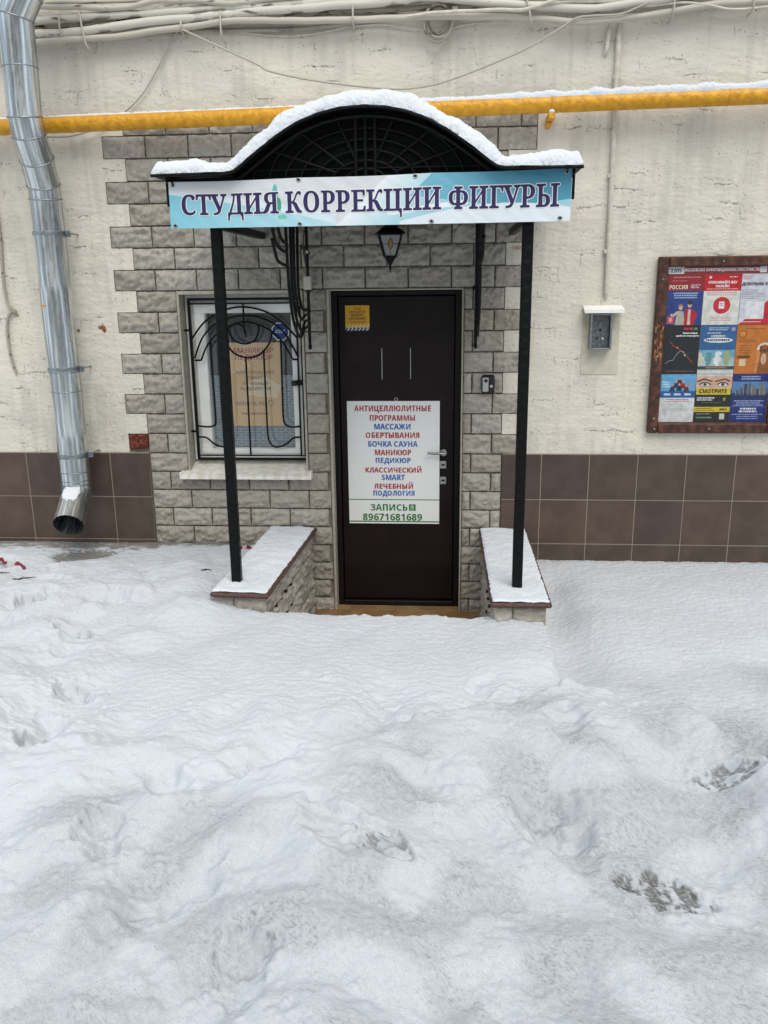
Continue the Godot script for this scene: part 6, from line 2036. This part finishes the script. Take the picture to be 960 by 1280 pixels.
# ------------------------------------------------------------------ the house across the yard, which the panes and the pipe mirror
func build_opposite() -> void:
	var b := thing("apartment_house", "pale apartment house across the courtyard, behind the viewer", "building", "", Vector3(0, 0.4, 25))
	put("wall", box_mesh(Vector3(-22, -0.5, 0), Vector3(22, 8.0, 8)), tri_mat(rgb(186, 176, 156), noise_tex(191, 0.01, Color(0.85, 0.85, 0.85), Color.WHITE, 128, 4), 0.3, 0.9), b)
	put("roof", box_mesh(Vector3(-22.4, 8.002, -0.4), Vector3(22.4, 8.4, 8.4), 0.05), mat(rgb(110, 112, 114), 0.7), b)
	for j in 2:
		for i in 9:
			var x := -18.0 + i * 4.5
			var y := 1.2 + j * 3.3
			var w := put("window", box_mesh(Vector3(x - 0.8, y, -0.06), Vector3(x + 0.8, y + 1.7, 0.05), 0.02), M.white_pvc, b)
			put("pane", box_mesh(Vector3(x - 0.68, y + 0.12, -0.075), Vector3(x + 0.68, y + 1.58, -0.058)), mat(rgb(40, 46, 52), 0.08), w)

func _ready() -> void:
	rng.seed = 20240211
	# camera
	var cam := Camera3D.new()
	cam.position = Vector3(0.0, 2.15, 5.4)
	cam.rotation_order = EULER_ORDER_YXZ
	cam.rotation_degrees = Vector3(-15.15, 4.42, -0.67)
	cam.fov = 61.83
	cam.near = 0.05
	cam.far = 200.0
	add_child(cam)
	cam.current = true
	# overcast sky
	var env := Environment.new()
	var sky_m := ProceduralSkyMaterial.new()
	sky_m.sky_top_color = Color(0.93, 0.97, 1.0)
	sky_m.sky_horizon_color = Color(0.72, 0.77, 0.82)
	sky_m.sky_curve = 0.35
	sky_m.ground_horizon_color = Color(0.66, 0.68, 0.71)
	sky_m.ground_bottom_color = Color(0.6, 0.62, 0.65)
	sky_m.sun_angle_max = 0.5
	var sky := Sky.new()
	sky.sky_material = sky_m
	env.background_mode = Environment.BG_SKY
	env.sky = sky
	env.tonemap_mode = Environment.TONE_MAPPER_LINEAR
	env.tonemap_exposure = 1.48
	env.sdfgi_enabled = true
	env.ssao_enabled = true
	env.ssil_enabled = true
	var we := WorldEnvironment.new()
	we.environment = env
	add_child(we)
	var sun := DirectionalLight3D.new()
	sun.light_energy = 0.5
	sun.light_angular_distance = 40.0
	sun.light_color = Color(1.0, 0.99, 0.97)
	sun.rotation_degrees = Vector3(-54, 22, 0)
	sun.shadow_enabled = true
	add_child(sun)

	make_materials()
	M.lantern_glass = mat(Color(0.62, 0.65, 0.64, 0.5), 0.25)
	M.lantern_glass.transparency = BaseMaterial3D.TRANSPARENCY_ALPHA
	M.amber = mat(rgb(146, 92, 40), 0.4)
	M.render_panel = tri_mat(rgb(203, 198, 182), noise_tex(201, 0.03, Color(0.9, 0.9, 0.89), Color.WHITE, 128, 4), 3.0, 0.85)
	build_ground()
	build_wall()
	build_pit()
	build_opposite()
	build_canopy()
	build_banner()
	build_signs()
	build_noticeboard()
	build_grille()
	build_lantern()
	build_downpipe()
	build_gas_pipe()
	build_cables()
	build_boxes()
	build_litter()
